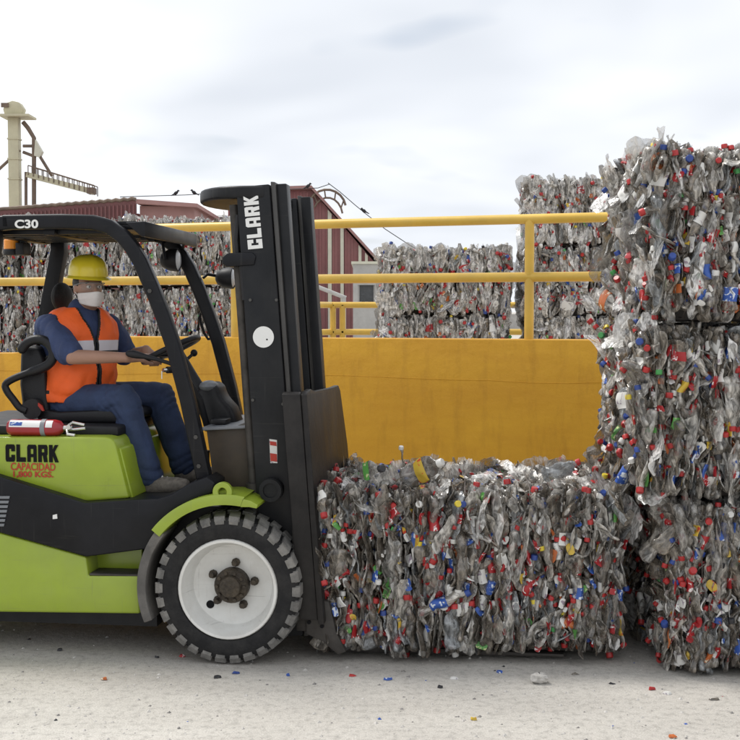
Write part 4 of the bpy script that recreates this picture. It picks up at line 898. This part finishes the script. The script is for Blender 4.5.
def cab():
    # seat
    zd = FL(0, 437, -.5)[1]; a = FL(8, 430, -.3)[0]; b = FL(128, 430, -.3)[0]
    MB().box((a - .35, -.39, zd - .004), (b - .02, .47, zd + .05)).build('seat_deck', 'black_plastic', fk, bevel=.015, seg=3)
    s0, s1 = FL(36, 415, -.26), FL(131, 424, -.26)
    cush = [(s0[0], zd + .05), (s1[0] - .04, zd + .05), (s1[0], zd + .075), (s1[0] - .005, zd + .105), (s1[0] - .06, zd + .125), (s0[0] + .12, zd + .105), (s0[0], zd + .12)]
    se = MB().prism(cush, -.25, .25).build('seat_cushion', 'vinyl', fk, bevel=.02, seg=3)
    bp = FP([(22, 418), (18, 385), (19, 352), (24, 345), (38, 347), (43, 360), (45, 390), (48, 418)], -.24)
    MB().prism(bp, -.23, .23).build('seat_back', 'vinyl', fk, bevel=.035, seg=4)
    MB().ball(tuple(FL3(62, 297, .16)), (.045, .11, .08), 16, 10).build('head_rest', 'tyre_rubber', fk)
    MB().tube([FL3(60, 305, .16), FL3(45, 350, .12)], .018, 8).build('head_rest_stem', 'black_paint', fk)
    hand = [(22, 349), (27, 343), (36, 339.5), (45, 341), (51.5, 347), (53.5, 355), (50, 363), (41, 368.5), (28, 373), (13, 379), (5.5, 384.5), (7, 391), (13, 399), (20, 408), (27, 411)]
    P = [FL3(x, y, -.285) for x, y in hand]; Q = []
    for i in range(len(P) - 1):
        for t in range(3): 
            p0, p1, p2, p3 = P[max(i - 1, 0)], P[i], P[i + 1], P[min(i + 2, len(P) - 1)]; u = t / 3
            Q.append(.5 * ((2 * p1) + (p2 - p0) * u + (2 * p0 - 5 * p1 + 4 * p2 - p3) * u * u + (3 * p1 - p0 - 3 * p2 + p3) * u ** 3))
    Q.append(P[-1]); n = len(Q)
    MB().tube(Q, [.019 + (.006 if i < n * .55 else 0) for i in range(n)], 12).ball(tuple(Q[0]), .025, 10, 7).build('hip_restraint', 'vinyl', fk)
    c = FL3(33, 409, -.27); MB().lathe([(.052, -.05), (.050, -.02), (.044, -.012), (.0005, -.01)][::-1], 22, (c.x, c.y + .03, c.z)).lathe([(.05, 0), (.05, .03)], 22, (c.x, c.y - .0, c.z)).build('recline_knob', 'black_plastic', fk)
    MB().prism(FP([(38, 403), (42, 406), (44, 411), (42, 411), (38, 406)], -.30), -.30, -.29).build('seat_belt_button', 'red_ink', fk)
    # cowl, dash and steering column
    cp = FP([(206, 430), (250, 424), (256, 502), (216, 502)], -.32)
    MB().prism(cp, -.32, .40).build('cowl', 'brown_panel', fk, bevel=.01)
    tp = FP([(198, 413), (248, 414), (254, 425), (203, 431)], -.33)
    za = FL(203, 430, -.33)[1]; xa, xb = FL(200, 430, -.33)[0], FL(252, 425, -.33)[0]
    MB().prism([(xa, za - .004), (xb, za + .012), (xb, za + .027), (xa, za + .011)], -.34, .42).build('dash_top', 'grey_plastic', fk, bevel=.006)
    MB().box((xa + .03, -.24, za + .02), (xa + .11, -.12, za + .045)).build('control_pad', 'black_plastic', fk, bevel=.006)
    bt = FP([(196, 392), (205, 383), (216, 382), (220, 388), (222, 396), (233, 408), (240, 428), (206, 428), (200, 412)], -.05)
    MB().prism(bt, -.10, .10).build('column_shroud', 'black_plastic', fk, bevel=.03, seg=3)
    MB().ball(tuple(FL3(209, 386, -.05)), (.05, .075, .03), 16, 8).build('shroud_cap', 'grey_plastic', fk)
    MB().tube([FL3(178, 353, 0), FL3(192, 378, 0), FL3(212, 415, 0)], [.03, .035, .05], 14).build('steering_column', 'black_plastic', fk)
    # steering wheel
    global SWC, SWU, SWV
    SWC = FL3(171, 350, 0); SWU = Vector((math.cos(R(25)), 0, math.sin(R(25)))); SWV = Vector((0, 1, 0)); r = .155
    ring = [SWC + SWU * r * math.cos(2 * math.pi * k / 40) + SWV * r * math.sin(2 * math.pi * k / 40) for k in range(40)]
    sw = MB().tube(ring, .016, 12, closed=True)
    N_ = SWU.cross(SWV)
    for t in (10, 130, 250):
        d = SWU * math.cos(R(t)) + SWV * math.sin(R(t)); sw.tube([SWC - N_ * .025 * (1 if N_.z > 0 else -1), SWC + d * r], [.016, .011], 8)
    sw.ball(tuple(SWC), (.04, .04, .03), 14, 8); sw.build('steering_wheel', 'vinyl', fk)
    # control lever with a paddle end, key
    lv = MB().tube([FL3(*p, -.27) for p in ((126, 353.5), (128, 353.5), (133, 354), (138, 355), (145, 356.5), (156, 359), (169, 363), (180, 368))], [.008, .016, .021, .019, .013, .010, .010, .011], 12)
    lv.build('control_lever', 'black_plastic', fk)
    MB().tube([FL3(180, 368, -.27), FL3(200, 400, -.2), FL3(208, 430, -.15)], .018, 8).build('lever_bracket', 'black_paint', fk)
    k = FL3(167, 370, -.12); kb = MB().tube([k + Vector((.08, .1, 0)), k], .018, 12).build('ignition_switch', 'black_plastic', fk)
    MB().tube([k, k + Vector((-.015, -.02, 0))], .011, 8).box((k.x - .024, k.y - .022, k.z - .045), (k.x - .019, k.y - .018, k.z - .005)).build('key', 'chrome', kb)
    MB().ball(tuple(FL3(194, 353, .12)), .02, 10, 7).tube([FL3(194, 353, .12), FL3(184, 362, .05)], .009, 8).build('lever_knob', 'black_plastic', fk)
    # pedals
    MB().box((xa - .02, -.24, FL(133, 500, -.56)[1] + .06), (xa, -.14, FL(133, 500, -.56)[1] + .2)).build('pedal', 'black_plastic', fk, bevel=.006)
cab()
def extinguisher():
    zd = FL(0, 437, -.5)[1] + .001; c = FL(40, 430, -.445); r = .042; x0, x1 = FL(8.5, 430, -.445)[0], FL(64, 430, -.445)[0]
    wl = FR @ Vector((x0, -.445, zd)) + FO; e = empty('fire_extinguisher', wl, YAW); tag(e, 'red fire extinguisher with a white label lying on the green hood', 'fire extinguisher'); Ln = x1 - x0
    MB().lathe([(.0005, 0), (r * .8, .003), (r, .02), (r, Ln - .045), (r * .85, Ln - .018), (r * .4, Ln), (.0005, Ln)], 28, (0, 0, r), 'x').build('cylinder', 'extinguisher_red', e)
    lb = MB()
    def band(a, b, t0, t1, rr, m):
        n = 14; v = []
        for xx in (a, b):
            for k in range(n + 1): t = R(t0 + (t1 - t0) * k / n); v.append((xx, -rr * math.cos(t), r + rr * math.sin(t)))
        lb.add(v, [(k, k + 1, n + 2 + k, n + 1 + k) for k in range(n)], m)
    band(.02, Ln * .62, 8, 62, r + .0012, 0); band(.024, Ln * .3, 18, 44, r + .0020, 1); band(Ln * .72, Ln * .84, 8, 62, r + .0012, 0)
    lb.build('label', ['white_sticker', 'label_blue'], e)
    MB().lathe([(r + .002, Ln * .62), (r + .002, Ln * .70)], 24, (0, 0, r), 'x').build('strap', 'grey_plastic', e)
    MB().tube([(Ln, 0, r), (Ln + .03, 0, r), (Ln + .045, 0, r)], .014, 10).tube([(Ln + .02, 0, r + .01), (Ln + .05, -.01, r + .03), (Ln + .11, -.01, r + .018)], .007, 8).tube([(Ln + .02, 0, r - .005), (Ln + .055, -.012, r - .005), (Ln + .115, -.012, r + .002)], .007, 8).tube([(Ln + .02, -.01, r - .01), (Ln + .03, -.03, r - .028), (Ln + .07, -.034, r - .032)], .008, 8).lathe([(.012, 0), (.012, .01)], 12, (Ln + .03, -.02, r + .006), 'y').build('valve', 'chrome', e)
extinguisher()

# ================================================================== DRIVER
def driver():
    base = FL3(70, 404, 0); base.z = FL(0, 437, -.5)[1] + .12
    e = empty('person', FR @ base + FO, YAW); tag(e, 'driver in yellow hard hat, white face mask and orange vest at the steering wheel', 'person')
    A = R(-38); fw = Vector((math.cos(A), math.sin(A), 0)); lt = Vector((-math.sin(A), math.cos(A), 0)); up = Vector((0, 0, 1))
    def remesh(mb, name, m, vox, smooth_it=6, parent=e, fac=.5):
        me = bpy.data.meshes.new('tmp'); me.from_pydata([tuple(Vector(p) - base) for p in mb.v], [], mb.f); bm = bmesh.new(); bm.from_mesh(me); bmesh.ops.recalc_face_normals(bm, faces=bm.faces); bm.to_mesh(me); bm.free()
        o = bpy.data.objects.new('tmp', me); col.objects.link(o)
        r = o.modifiers.new('r', 'REMESH'); r.mode = 'VOXEL'; r.voxel_size = vox
        s = o.modifiers.new('s', 'SMOOTH'); s.iterations = smooth_it; s.factor = fac
        bpy.context.view_layer.update()
        me2 = bpy.data.meshes.new_from_object(o.evaluated_get(bpy.context.evaluated_depsgraph_get())); bpy.data.objects.remove(o)
        me2.materials.clear()
        for k in ([m] if isinstance(m, str) else m): me2.materials.append(MATS[k])
        me2.polygons.foreach_set('use_smooth', [True] * len(me2.polygons)); me2.name = name
        return link(name, me2, parent)
    def chain(mb, pts, rs):
        P = [Vector(p) for p in pts]
        for p, r in zip(P, rs): mb.ball(p, r, 14, 9)
        for i in range(len(P) - 1): mb.tube([P[i], P[i + 1]], [rs[i], rs[i + 1]], 14)
    def torso(mb, g, z0=0, z1=9, extra=0):          # stacked elliptical rings in the torso's own turned frame
        rings = [(-.06, .155, .125, 0), (.0, .175, .135, 0), (.08, .172, .135, .005), (.18, .168, .135, .012), (.28, .178, .130, .012), (.37, .190, .120, .008), (.43, .180, .100, .0), (.475, .125, .075, -.005), (.505, .075, .062, .0)]
        n = 26; v, f = [], []; rings = [r for r in rings if z0 <= r[0] <= z1]
        for z, a, b, o_ in rings:
            c = base + up * (z + .01) + fw * (o_ + .02 + .02 * z) + Vector((.045 * z / .5, 0, 0))
            for k in range(n):
                t = 2 * math.pi * k / n; q = (abs(math.cos(t)) ** .85) * math.copysign(1, math.cos(t)), (abs(math.sin(t)) ** .85) * math.copysign(1, math.sin(t))
                v.append(c + lt * (a + g) * q[0] + fw * (b + g + (extra if q[1] > 0 and .02 < z < .25 else 0)) * q[1])
        N = len(rings)
        for i in range(N - 1):
            for k in range(n): f.append((i * n + k, i * n + (k + 1) % n, (i + 1) * n + (k + 1) % n, (i + 1) * n + k))
        f += [tuple(range(n - 1, -1, -1)), tuple(range((N - 1) * n, N * n))]; mb.add(v, f)
    sc = base + up * .42 + Vector((.045, 0, 0)) + fw * .02
    shN, shF = sc - lt * .175, sc + lt * .175
    elN, elF = FL3(72, 357, -.31), FL3(127, 357, .25)
    wrN, wrF = FL3(126, 357.5, -.235), FL3(146, 350, .135)
    hipN, hipF = base + Vector((0, -.10, .02)), base + Vector((.02, .10, .02))
    knN, anN = FL3(123, 401, -.20), FL3(151, 478, -.22)
    knF, anF = FL3(160, 398, .17), FL3(184, 468, .15)
    # steering-wheel grip points
    gN = SWC + SWU * .155 * math.cos(R(222)) + SWV * .155 * math.sin(R(222)); gF = SWC + SWU * .155 * math.cos(R(150)) + SWV * .155 * math.sin(R(150))
    hc = FL3(88.5, 288, -.02); HA = R(-48); hf = Vector((math.cos(HA), math.sin(HA), 0)); hl = Vector((-math.sin(HA), math.cos(HA), 0)); HSC = .90; hf, hl, hu = hf * HSC, hl * HSC, up * HSC; HR = Matrix((hf, hl, hu)).transposed()
    body = MB(); torso(body, 0)
    chain(body, [sc + up * .04, hc - hu * .09 - hf * .015], [.062, .056])
    body.ball(hc + hu * .025 - hf * .008, (.098, .078, .105), 22, 14, rot=HR); body.ball(hc - hu * .045 + hf * .018, (.072, .062, .085), 20, 12, rot=HR); body.ball(hc - hu * .095 + hf * .045, (.03, .034, .025), 12, 8, rot=HR)
    body.tube([hc + hu * .01 + hf * .088, hc - hu * .03 + hf * .108], [.010, .016], 10); body.ball(hc - hu * .032 + hf * .103, (.017, .019, .014), 10, 7, rot=HR)
    body.ball(hc + hu * .028 + hf * .075, (.026, .058, .012), 12, 7, rot=HR)
    for s in (-1, 1): body.ball(hc - hu * .008 + hl * .077 * s - hf * .012, (.02, .010, .033), 12, 8, rot=HR)
    for sh, el, wr, g in ((shN, elN, wrN, gN), (shF, elF, wrF, gF)):
        chain(body, [sh, sh.lerp(el, .45), el, el.lerp(wr, .3), wr], [.060, .050, .039, .037, .026])
        d = (g - wr); dn = d.normalized(); palm = wr + dn * min(.075, d.length * .75)
        side = dn.cross(up).normalized(); chain(body, [wr, wr.lerp(palm, .5) + side * .012, palm + side * .02], [.028, .024, .017]); chain(body, [wr, wr.lerp(palm, .5) - side * .014, palm - side * .024], [.027, .022, .016])
        rt = SWV if abs(dn.dot(SWV)) < .7 else SWU
        for k in range(4):                          # fingers close around the rim
            o_ = side * (-.03 + .02 * k); ln = (.85, 1.0, .97, .8)[k]
            b0 = palm + o_ + up * .006; b1 = g + o_ * .9 + up * .026 - dn * .004; b2 = g + o_ * .85 + dn * .026 * ln + up * .004; b3 = g + o_ * .8 + dn * .012 - up * .022
            chain(body, [b0, b1, b2, b3], [.0098, .0096, .0088, .0075])
        chain(body, [wr + dn * .03 + side * (.03 if sh is shN else -.03), palm + side * (.048 if sh is shN else -.048) - up * .01, g + side * (.045 if sh is shN else -.045) - up * .02], [.013, .011, .009])
    for hp, kn, an in ((hipN, knN, anN), (hipF, knF, anF)):
        chain(body, [hp, hp.lerp(kn, .5), kn, kn.lerp(an, .35), an], [.088, .076, .058, .054, .038]); t = (Vector((.22, 0, .02)))
        chain(body, [an, an + Vector((.05, 0, -.04)), an + Vector((.15, 0, -.03))], [.036, .034, .026])
    remesh(body, 'body', 'skin', .0055, 5)
    # navy shirt with short sleeves
    sh_ = MB(); torso(sh_, .017)
    for s, el in ((shN, elN), (shF, elF)): chain(sh_, [s - up * .01, s.lerp(el, .45), s.lerp(el, .84)], [.080, .075, .070])
    chain(sh_, [sc + up * .06, sc + up * .085 + fw * .01], [.068, .066])
    o = remesh(sh_, 'shirt', 'shirt_navy', .007, 3); wrinkle(o, .006, 12, 3); folds(o, [(shN - base, elN - base, wrN - base), (shF - base, elF - base, wrF - base)], .006)
    # jeans
    je = MB(); torso(je, .016, -.2, .09)
    for hp, kn, an in ((hipN, knN, anN), (hipF, knF, anF)): chain(je, [hp, hp.lerp(kn, .45), kn + Vector((.0, 0, .006)), kn.lerp(an, .3), kn.lerp(an, .7), an + Vector((-.006, 0, .015))], [.106, .098, .080, .077, .072, .070])
    o = remesh(je, 'jeans', 'denim', .0075, 3); wrinkle(o, .006, 9, 5); folds(o, [(hipN - base, knN - base, anN - base), (hipF - base, knF - base, anF - base)], .0085)
    MB().tube([base + up * .085 + fw * (.03 + .158 * math.cos(t)) + lt * .196 * math.sin(t) for t in [2 * math.pi * k / 30 for k in range(30)]], .016, 8, closed=True).build('belt', 'trim_black', e, off=base)
    # orange vest: torso shell with a V opening, arm holes, bands
    ve = MB(); torso(ve, .031, -.02, .6, .03); chain(ve, [shN.lerp(sc, .3) + up * .03, sc + up * .045, shF.lerp(sc, .3) + up * .03], [.062, .07, .062])
    o = remesh(ve, 'vest', ['vest_orange', 'reflective_band', 'trim_black'], .006, 4)
    bm = bmesh.new(); bm.from_mesh(o.data); kill = []
    org = sc - base
    for f in bm.faces:
        p = f.calc_center_median() - org; a, b, z = p.dot(fw), p.dot(lt), p.z
        vw = .004 + max(0, z + .06) * .36
        if a > .02 and abs(b) < vw: kill.append(f); continue
        if a > .02 and abs(b) < vw + .012: f.material_index = 2
        hole = math.hypot((z + .055) / 1.3, a - .015) if abs(b) > .15 else 9
        if hole < .078: kill.append(f); continue
        if hole < .092: f.material_index = 2
        if z > .05 and math.hypot(a, b) < .085: kill.append(f); continue
        if a > .03 and f.material_index == 0 and abs(b) < .2:
            if -.125 < z < -.068: f.material_index = 1
            elif -.145 < z <= -.125: f.material_index = 2
        if abs(b) > .10 and -.345 < z < -.325 and a < .06: f.material_index = 2
        if z < -.385: kill.append(f)
    bmesh.ops.delete(bm, geom=kill, context='FACES'); bm.to_mesh(o.data); bm.free()
    so = o.modifiers.new('thickness', 'SOLIDIFY'); so.thickness = .006; so.offset = 1
    wrinkle(o, .006, 12, 9)
    # hard hat
    hh = MB(); c = hc + hu * .072 - base - hf * .004; prof = []
    n = 36; v, f = [], []; rows = [(1.0, 0), (1.0, .025), (.97, .05), (.88, .080), (.70, .104), (.42, .121), (.02, .127)]
    tl = Matrix.Rotation(R(4), 3, 'Y')
    for r, z in rows:
        for k in range(n):
            t = 2 * math.pi * k / n; rid = .006 * max(0, 1 - abs(math.sin(t)) * 3) if .4 < r < .99 else 0
            v.append(c + HR @ tl @ Vector(((.135 * r) * math.cos(t), .112 * r * math.sin(t), z + rid)))
    for r, z, ex in ((1.13, -.010, .0), (1.16, -.016, 0), (1.04, -.009, 0)):
        for k in range(n):
            t = 2 * math.pi * k / n; pk = max(0, math.cos(t)) ** 2 * .030
            v.append(c + HR @ tl @ Vector(((.135 * r + (pk if r > 1.05 else 0)) * math.cos(t), .112 * r * math.sin(t), z - pk * .12)))
    def ringf(i, j): return [(i * n + k, i * n + (k + 1) % n, j * n + (k + 1) % n, j * n + k) for k in range(n)]
    for i in range(6): f += ringf(i, i + 1)
    f += ringf(7, 0) + ringf(8, 7) + ringf(9, 8)
    f += [tuple(range(6 * n, 7 * n))]
    hh.add(v, f).build('hard_hat', 'helmet_yellow', e, smooth=50)
    # hair below the hat, mask, glasses, eyes
    hm = MB(); hm.ball(hc + hu * .03 - hf * .02, (.102, .083, .075), 22, 12, rot=HR); hm.ball(hc - hu * .03 - hf * .055, (.045, .06, .05), 16, 9, rot=HR); o = hm.build('hair', 'hair_black', e, off=base, smooth=60)
    # pleated mask wraps the lower face
    v, f = [], []; nu, nv = 16, 9
    for j in range(nv):
        q = j / (nv - 1); z = -.022 - .088 * q
        for i in range(nu):
            th = R(-78 + 156 * i / (nu - 1)); rr = .092 * (1 - .18 * q ** 2); fx = .032 * math.exp(-(th / .5) ** 2) * (1 - .55 * q)
            v.append(hc + hu * (z - .010 * abs(math.sin(th)) * (1 - q) + (.018 * abs(math.sin(th)) ** 2 if q > .5 else 0)) + hf * (.012 + rr * math.cos(th) * 1.06 + fx + .003 * math.sin(q * 20)) + hl * rr * .90 * math.sin(th))
    for j in range(nv - 1):
        for i in range(nu - 1): f.append((j * nu + i, j * nu + i + 1, (j + 1) * nu + i + 1, (j + 1) * nu + i))
    mk = MB().add(v, f).build('face_mask', 'mask_white', e, off=base, smooth=60); so = mk.modifiers.new('thickness', 'SOLIDIFY'); so.thickness = .003
    for s in (-1, 1): MB().tube([hc + hl * .078 * s + hf * .03 - hu * .045, hc + hl * .082 * s - hf * .01 - hu * .02, hc + hl * .084 * s - hf * .02 + hu * .01], .0022, 6).build('mask_loop', 'mask_white', mk, off=base)
    for s in (-1, 1):
        ec = hc + hu * .005 + hf * .083 + hl * .031 * s
        ew = MB().ball(ec, (.011, .014, .010), 12, 8, rot=HR).build('eye', 'eye_white', e, off=base); MB().ball(ec + hf * .007, (.005, .006, .006), 10, 7, rot=HR).build('iris', 'eye_dark', ew, off=base)
        MB().tube([ec + up * .02 - hl * .018 + hf * .004, ec + up * .024 + hf * .008, ec + up * .018 + hl * .02 * s], .0038, 6).build('eyebrow', 'hair_black', e, off=base)
    v, f = [], []
    for j, z in enumerate((.022, -.012)):
        for i in range(13): th = R(-62 + 124 * i / 12); v.append(hc + hu * (z + (.004 if j == 0 else -.002)) + hf * (.026 + .083 * math.cos(th) * 1.0) + hl * .083 * math.sin(th))
    f = [(i, i + 1, 14 + i, 13 + i) for i in range(12)]
    gl = MB().add(v, f).build('safety_glasses', 'clear_lens', e, off=base)
    MB().tube([q + up * .002 for q in v[:13]], .0022, 6).tube([v[0], hc - hl * .084 - hf * .02 + hu * .014], .0028, 6).tube([v[12], hc + hl * .084 - hf * .02 + hu * .014], .0028, 6).build('glasses_frame', 'grey_plastic', gl, off=base)
    # boots
    for an, yaw in ((anN, -8), (anF, 4)):
        rt = Matrix.Rotation(R(yaw), 3, 'Z') @ Matrix.Rotation(R(-14), 3, 'Y'); q = lambda x, y, z: an + rt @ Vector((x, y, z - .03))
        b = MB(); chain(b, [q(-.01, 0, .06), q(-.01, 0, -.01), q(.06, 0, -.022), q(.13, 0, -.035), q(.17, 0, -.042)], [.052, .050, .046, .042, .034]); b.ball(q(-.035, 0, -.03), (.04, .038, .04), 12, 8)
        bt = remesh(b, 'boot', 'boot_suede', .006, 4)
        sp = MB(); n = 20; po = []
        for k in range(n):
            t = 2 * math.pi * k / n; po.append((.066 + .145 * math.cos(t), .046 * math.sin(t) * (1 + .12 * math.cos(t))))
        vv = [q(x, y, -.062) for x, y in po] + [q(x, y, -.085) for x, y in po]; sp.add(vv, [tuple(range(n)), tuple(range(2 * n - 1, n - 1, -1))] + [(k, (k + 1) % n, (k + 1) % n + n, k + n) for k in range(n)])
        sp.build('sole', 'sole', bt, off=base, bevel=.003)
        MB().tube([q(.03, -.03, .012), q(.035, 0, .026), q(.03, .03, .012)], .004, 6).tube([q(.06, -.03, .002), q(.065, 0, .026), q(.06, .03, .002)], .004, 6).tube([q(.085, -.03, -.002), q(.09, 0, .016), q(.085, .03, -.004)], .004, 6).build('lace', 'cap_white', bt, off=base)
def folds(o, limbs, amp):
    # cloth bunches into rings near the bends of a limb and slackens between them
    me = o.data; n = len(me.vertices); v = np.zeros(n * 3); me.vertices.foreach_get('co', v); v = v.reshape(-1, 3); nn = np.zeros(n * 3); me.vertex_normals.foreach_get('vector', nn); nn = nn.reshape(-1, 3)
    d = np.zeros(n)
    for li, (a, b, c) in enumerate(limbs):
        for k, (j, ax) in enumerate(((a, b - a), (b, b - a), (b, c - b), (c, c - b))):
            ax = np.array(ax.normalized()); q = v - np.array(j); t = q @ ax; rad = np.linalg.norm(q - t[:, None] * ax, axis=1)
            m = np.exp(-(t / .085) ** 2) * np.exp(-(rad / .13) ** 4); side = q @ np.cross(ax, [.3, .9, .2])
            ph = t * (46 + 9 * k) + side * (34 - 11 * k) + 2.6 * np.sin(side * 17 + t * 11 + k + li * 2)
            d += m * (np.abs(np.sin(ph)) ** .7 - .6)
    me.vertices.foreach_set('co', (v + nn * (d * amp)[:, None]).ravel()); me.update()
def wrinkle(o, amp, freq, seed):
    me = o.data; n = len(me.vertices); v = np.zeros(n * 3); me.vertices.foreach_get('co', v); v = v.reshape(-1, 3); nn = np.zeros(n * 3); me.vertex_normals.foreach_get('vector', nn); nn = nn.reshape(-1, 3)
    r = np.random.default_rng(seed); d = np.zeros(n)
    for k in range(9):
        q = r.normal(size=3); q /= np.linalg.norm(q); w = r.normal(size=3) * .6
        d += np.abs(np.sin(v @ q * freq * r.uniform(.8, 3.2) + np.sin(v @ w * freq) * 1.4 + r.uniform(0, 6))) ** 1.5 * r.uniform(.3, 1) / (1 + k * .2)
    d = (d - d.mean()) / d.std()
    me.vertices.foreach_set('co', (v + nn * (d * amp * .5)[:, None]).ravel()); me.update()
driver()

# ================================================================== SMALL LITTER ON THE CONCRETE
def litter():
    p = ground_at(539, 683); mb = MB(); rng = random.Random(5)
    mb.ball((0, 0, .022), (.045, .035, .024), 10, 7); mb.v = [(x + rng.uniform(-.006, .006), y + rng.uniform(-.006, .006), max(0, z + rng.uniform(-.005, .005))) for x, y, z in mb.v]
    o = mb.build('stone', 'grit_pale', smooth=0); o.location = p; tag(o, 'small pale stone on the concrete in front of the bale', 'stone')
    items = [(651, 690, 'cap_red', 'flattened red scrap on the ground near the right stack'), (182, 657, 'label_red', 'small red scrap on the ground just left of the front wheel'), (104, 680, 'label_orange', 'tiny orange scrap lying left on the concrete'), (157, 658, 'cap_black', 'small dark scrap on the ground by the wheel'),
             (236, 674, 'cap_blue', 'blue cap on the ground under the front wheel'), (288, 676, 'label_blue', 'blue scrap on the ground between wheel and bale'), (217, 678, 'cap_black', 'dark scrap on the ground below the front wheel'), (60, 651, 'cap_black', 'dark scrap in the shadow under the forklift'), (388, 680, 'label_blue', 'flat bluish scrap on the ground before the bale left end'), (440, 688, 'cap_black', 'dark flat scrap on the ground before the bale'), (672, 738, 'label_orange', 'orange scrap at the bottom edge of the ground'), (473, 720, 'label_yellow', 'yellow scrap on the ground below the bale middle')]
    for i, (px, py, m, lab) in enumerate(items):
        rng = random.Random(40 + i); q = ground_at(px, py); n = 7; r = rng.uniform(.008, .014); a0 = rng.uniform(0, 6)
        pts = [(r * rng.uniform(.6, 1.4) * math.cos(a0 + k * 6.283 / n) * 1.5, r * rng.uniform(.6, 1.3) * math.sin(a0 + k * 6.283 / n)) for k in range(n)]
        v = [(x, y, rng.uniform(.0008, .004)) for x, y in pts] + [(x * .8, y * .8, rng.uniform(.007, .014)) for x, y in pts]
        o = MB().add(v, [tuple(range(n - 1, -1, -1)), tuple(range(n, 2 * n))] + [(k, (k + 1) % n, (k + 1) % n + n, k + n) for k in range(n)]).build('plastic_scrap', m, smooth=0); o.location = q; tag(o, lab, 'litter', 'scraps on the concrete')
litter()
def bale_scraps():
    rng = random.Random(77)
    spots = [(352, 676, 'cap_red', 'tiny red flake on the ground at the left end of the carried bale'), (404, 672, 'clear_plastic', 'tiny grey flake on the ground below the left part of the carried bale'), (455, 679, 'label_white', 'tiny white flake on the ground below the middle of the carried bale'), (500, 673, 'label_blue', 'tiny blue flake on the ground left of the pale stone'),
             (575, 675, 'clear_plastic', 'tiny grey flake on the ground right of the pale stone'), (612, 684, 'cap_black', 'tiny dark flake on the ground before the gap between the bales'), (668, 694, 'label_white', 'tiny white flake on the ground before the right stack'), (715, 700, 'clear_plastic', 'tiny grey flake on the ground at the right edge of the picture')]
    for i, (px, py, mm, lab) in enumerate(spots):
        q = ground_at(px, py); n = 6; r = rng.uniform(.006, .016); a0 = rng.uniform(0, 6)
        pts = [(r * rng.uniform(.5, 1.5) * math.cos(a0 + k * 6.283 / n) * 1.6, r * rng.uniform(.6, 1.3) * math.sin(a0 + k * 6.283 / n)) for k in range(n)]
        v = [(x, y, .0008) for x, y in pts] + [(x * .8, y * .8, rng.uniform(.003, .012)) for x, y in pts]
        o = MB().add(v, [tuple(range(n - 1, -1, -1)), tuple(range(n, 2 * n))] + [(k, (k + 1) % n, (k + 1) % n + n, k + n) for k in range(n)]).build('plastic_flake', mm, smooth=0); o.location = q; tag(o, lab, 'litter', 'flakes along the foot of the bales')
bale_scraps()
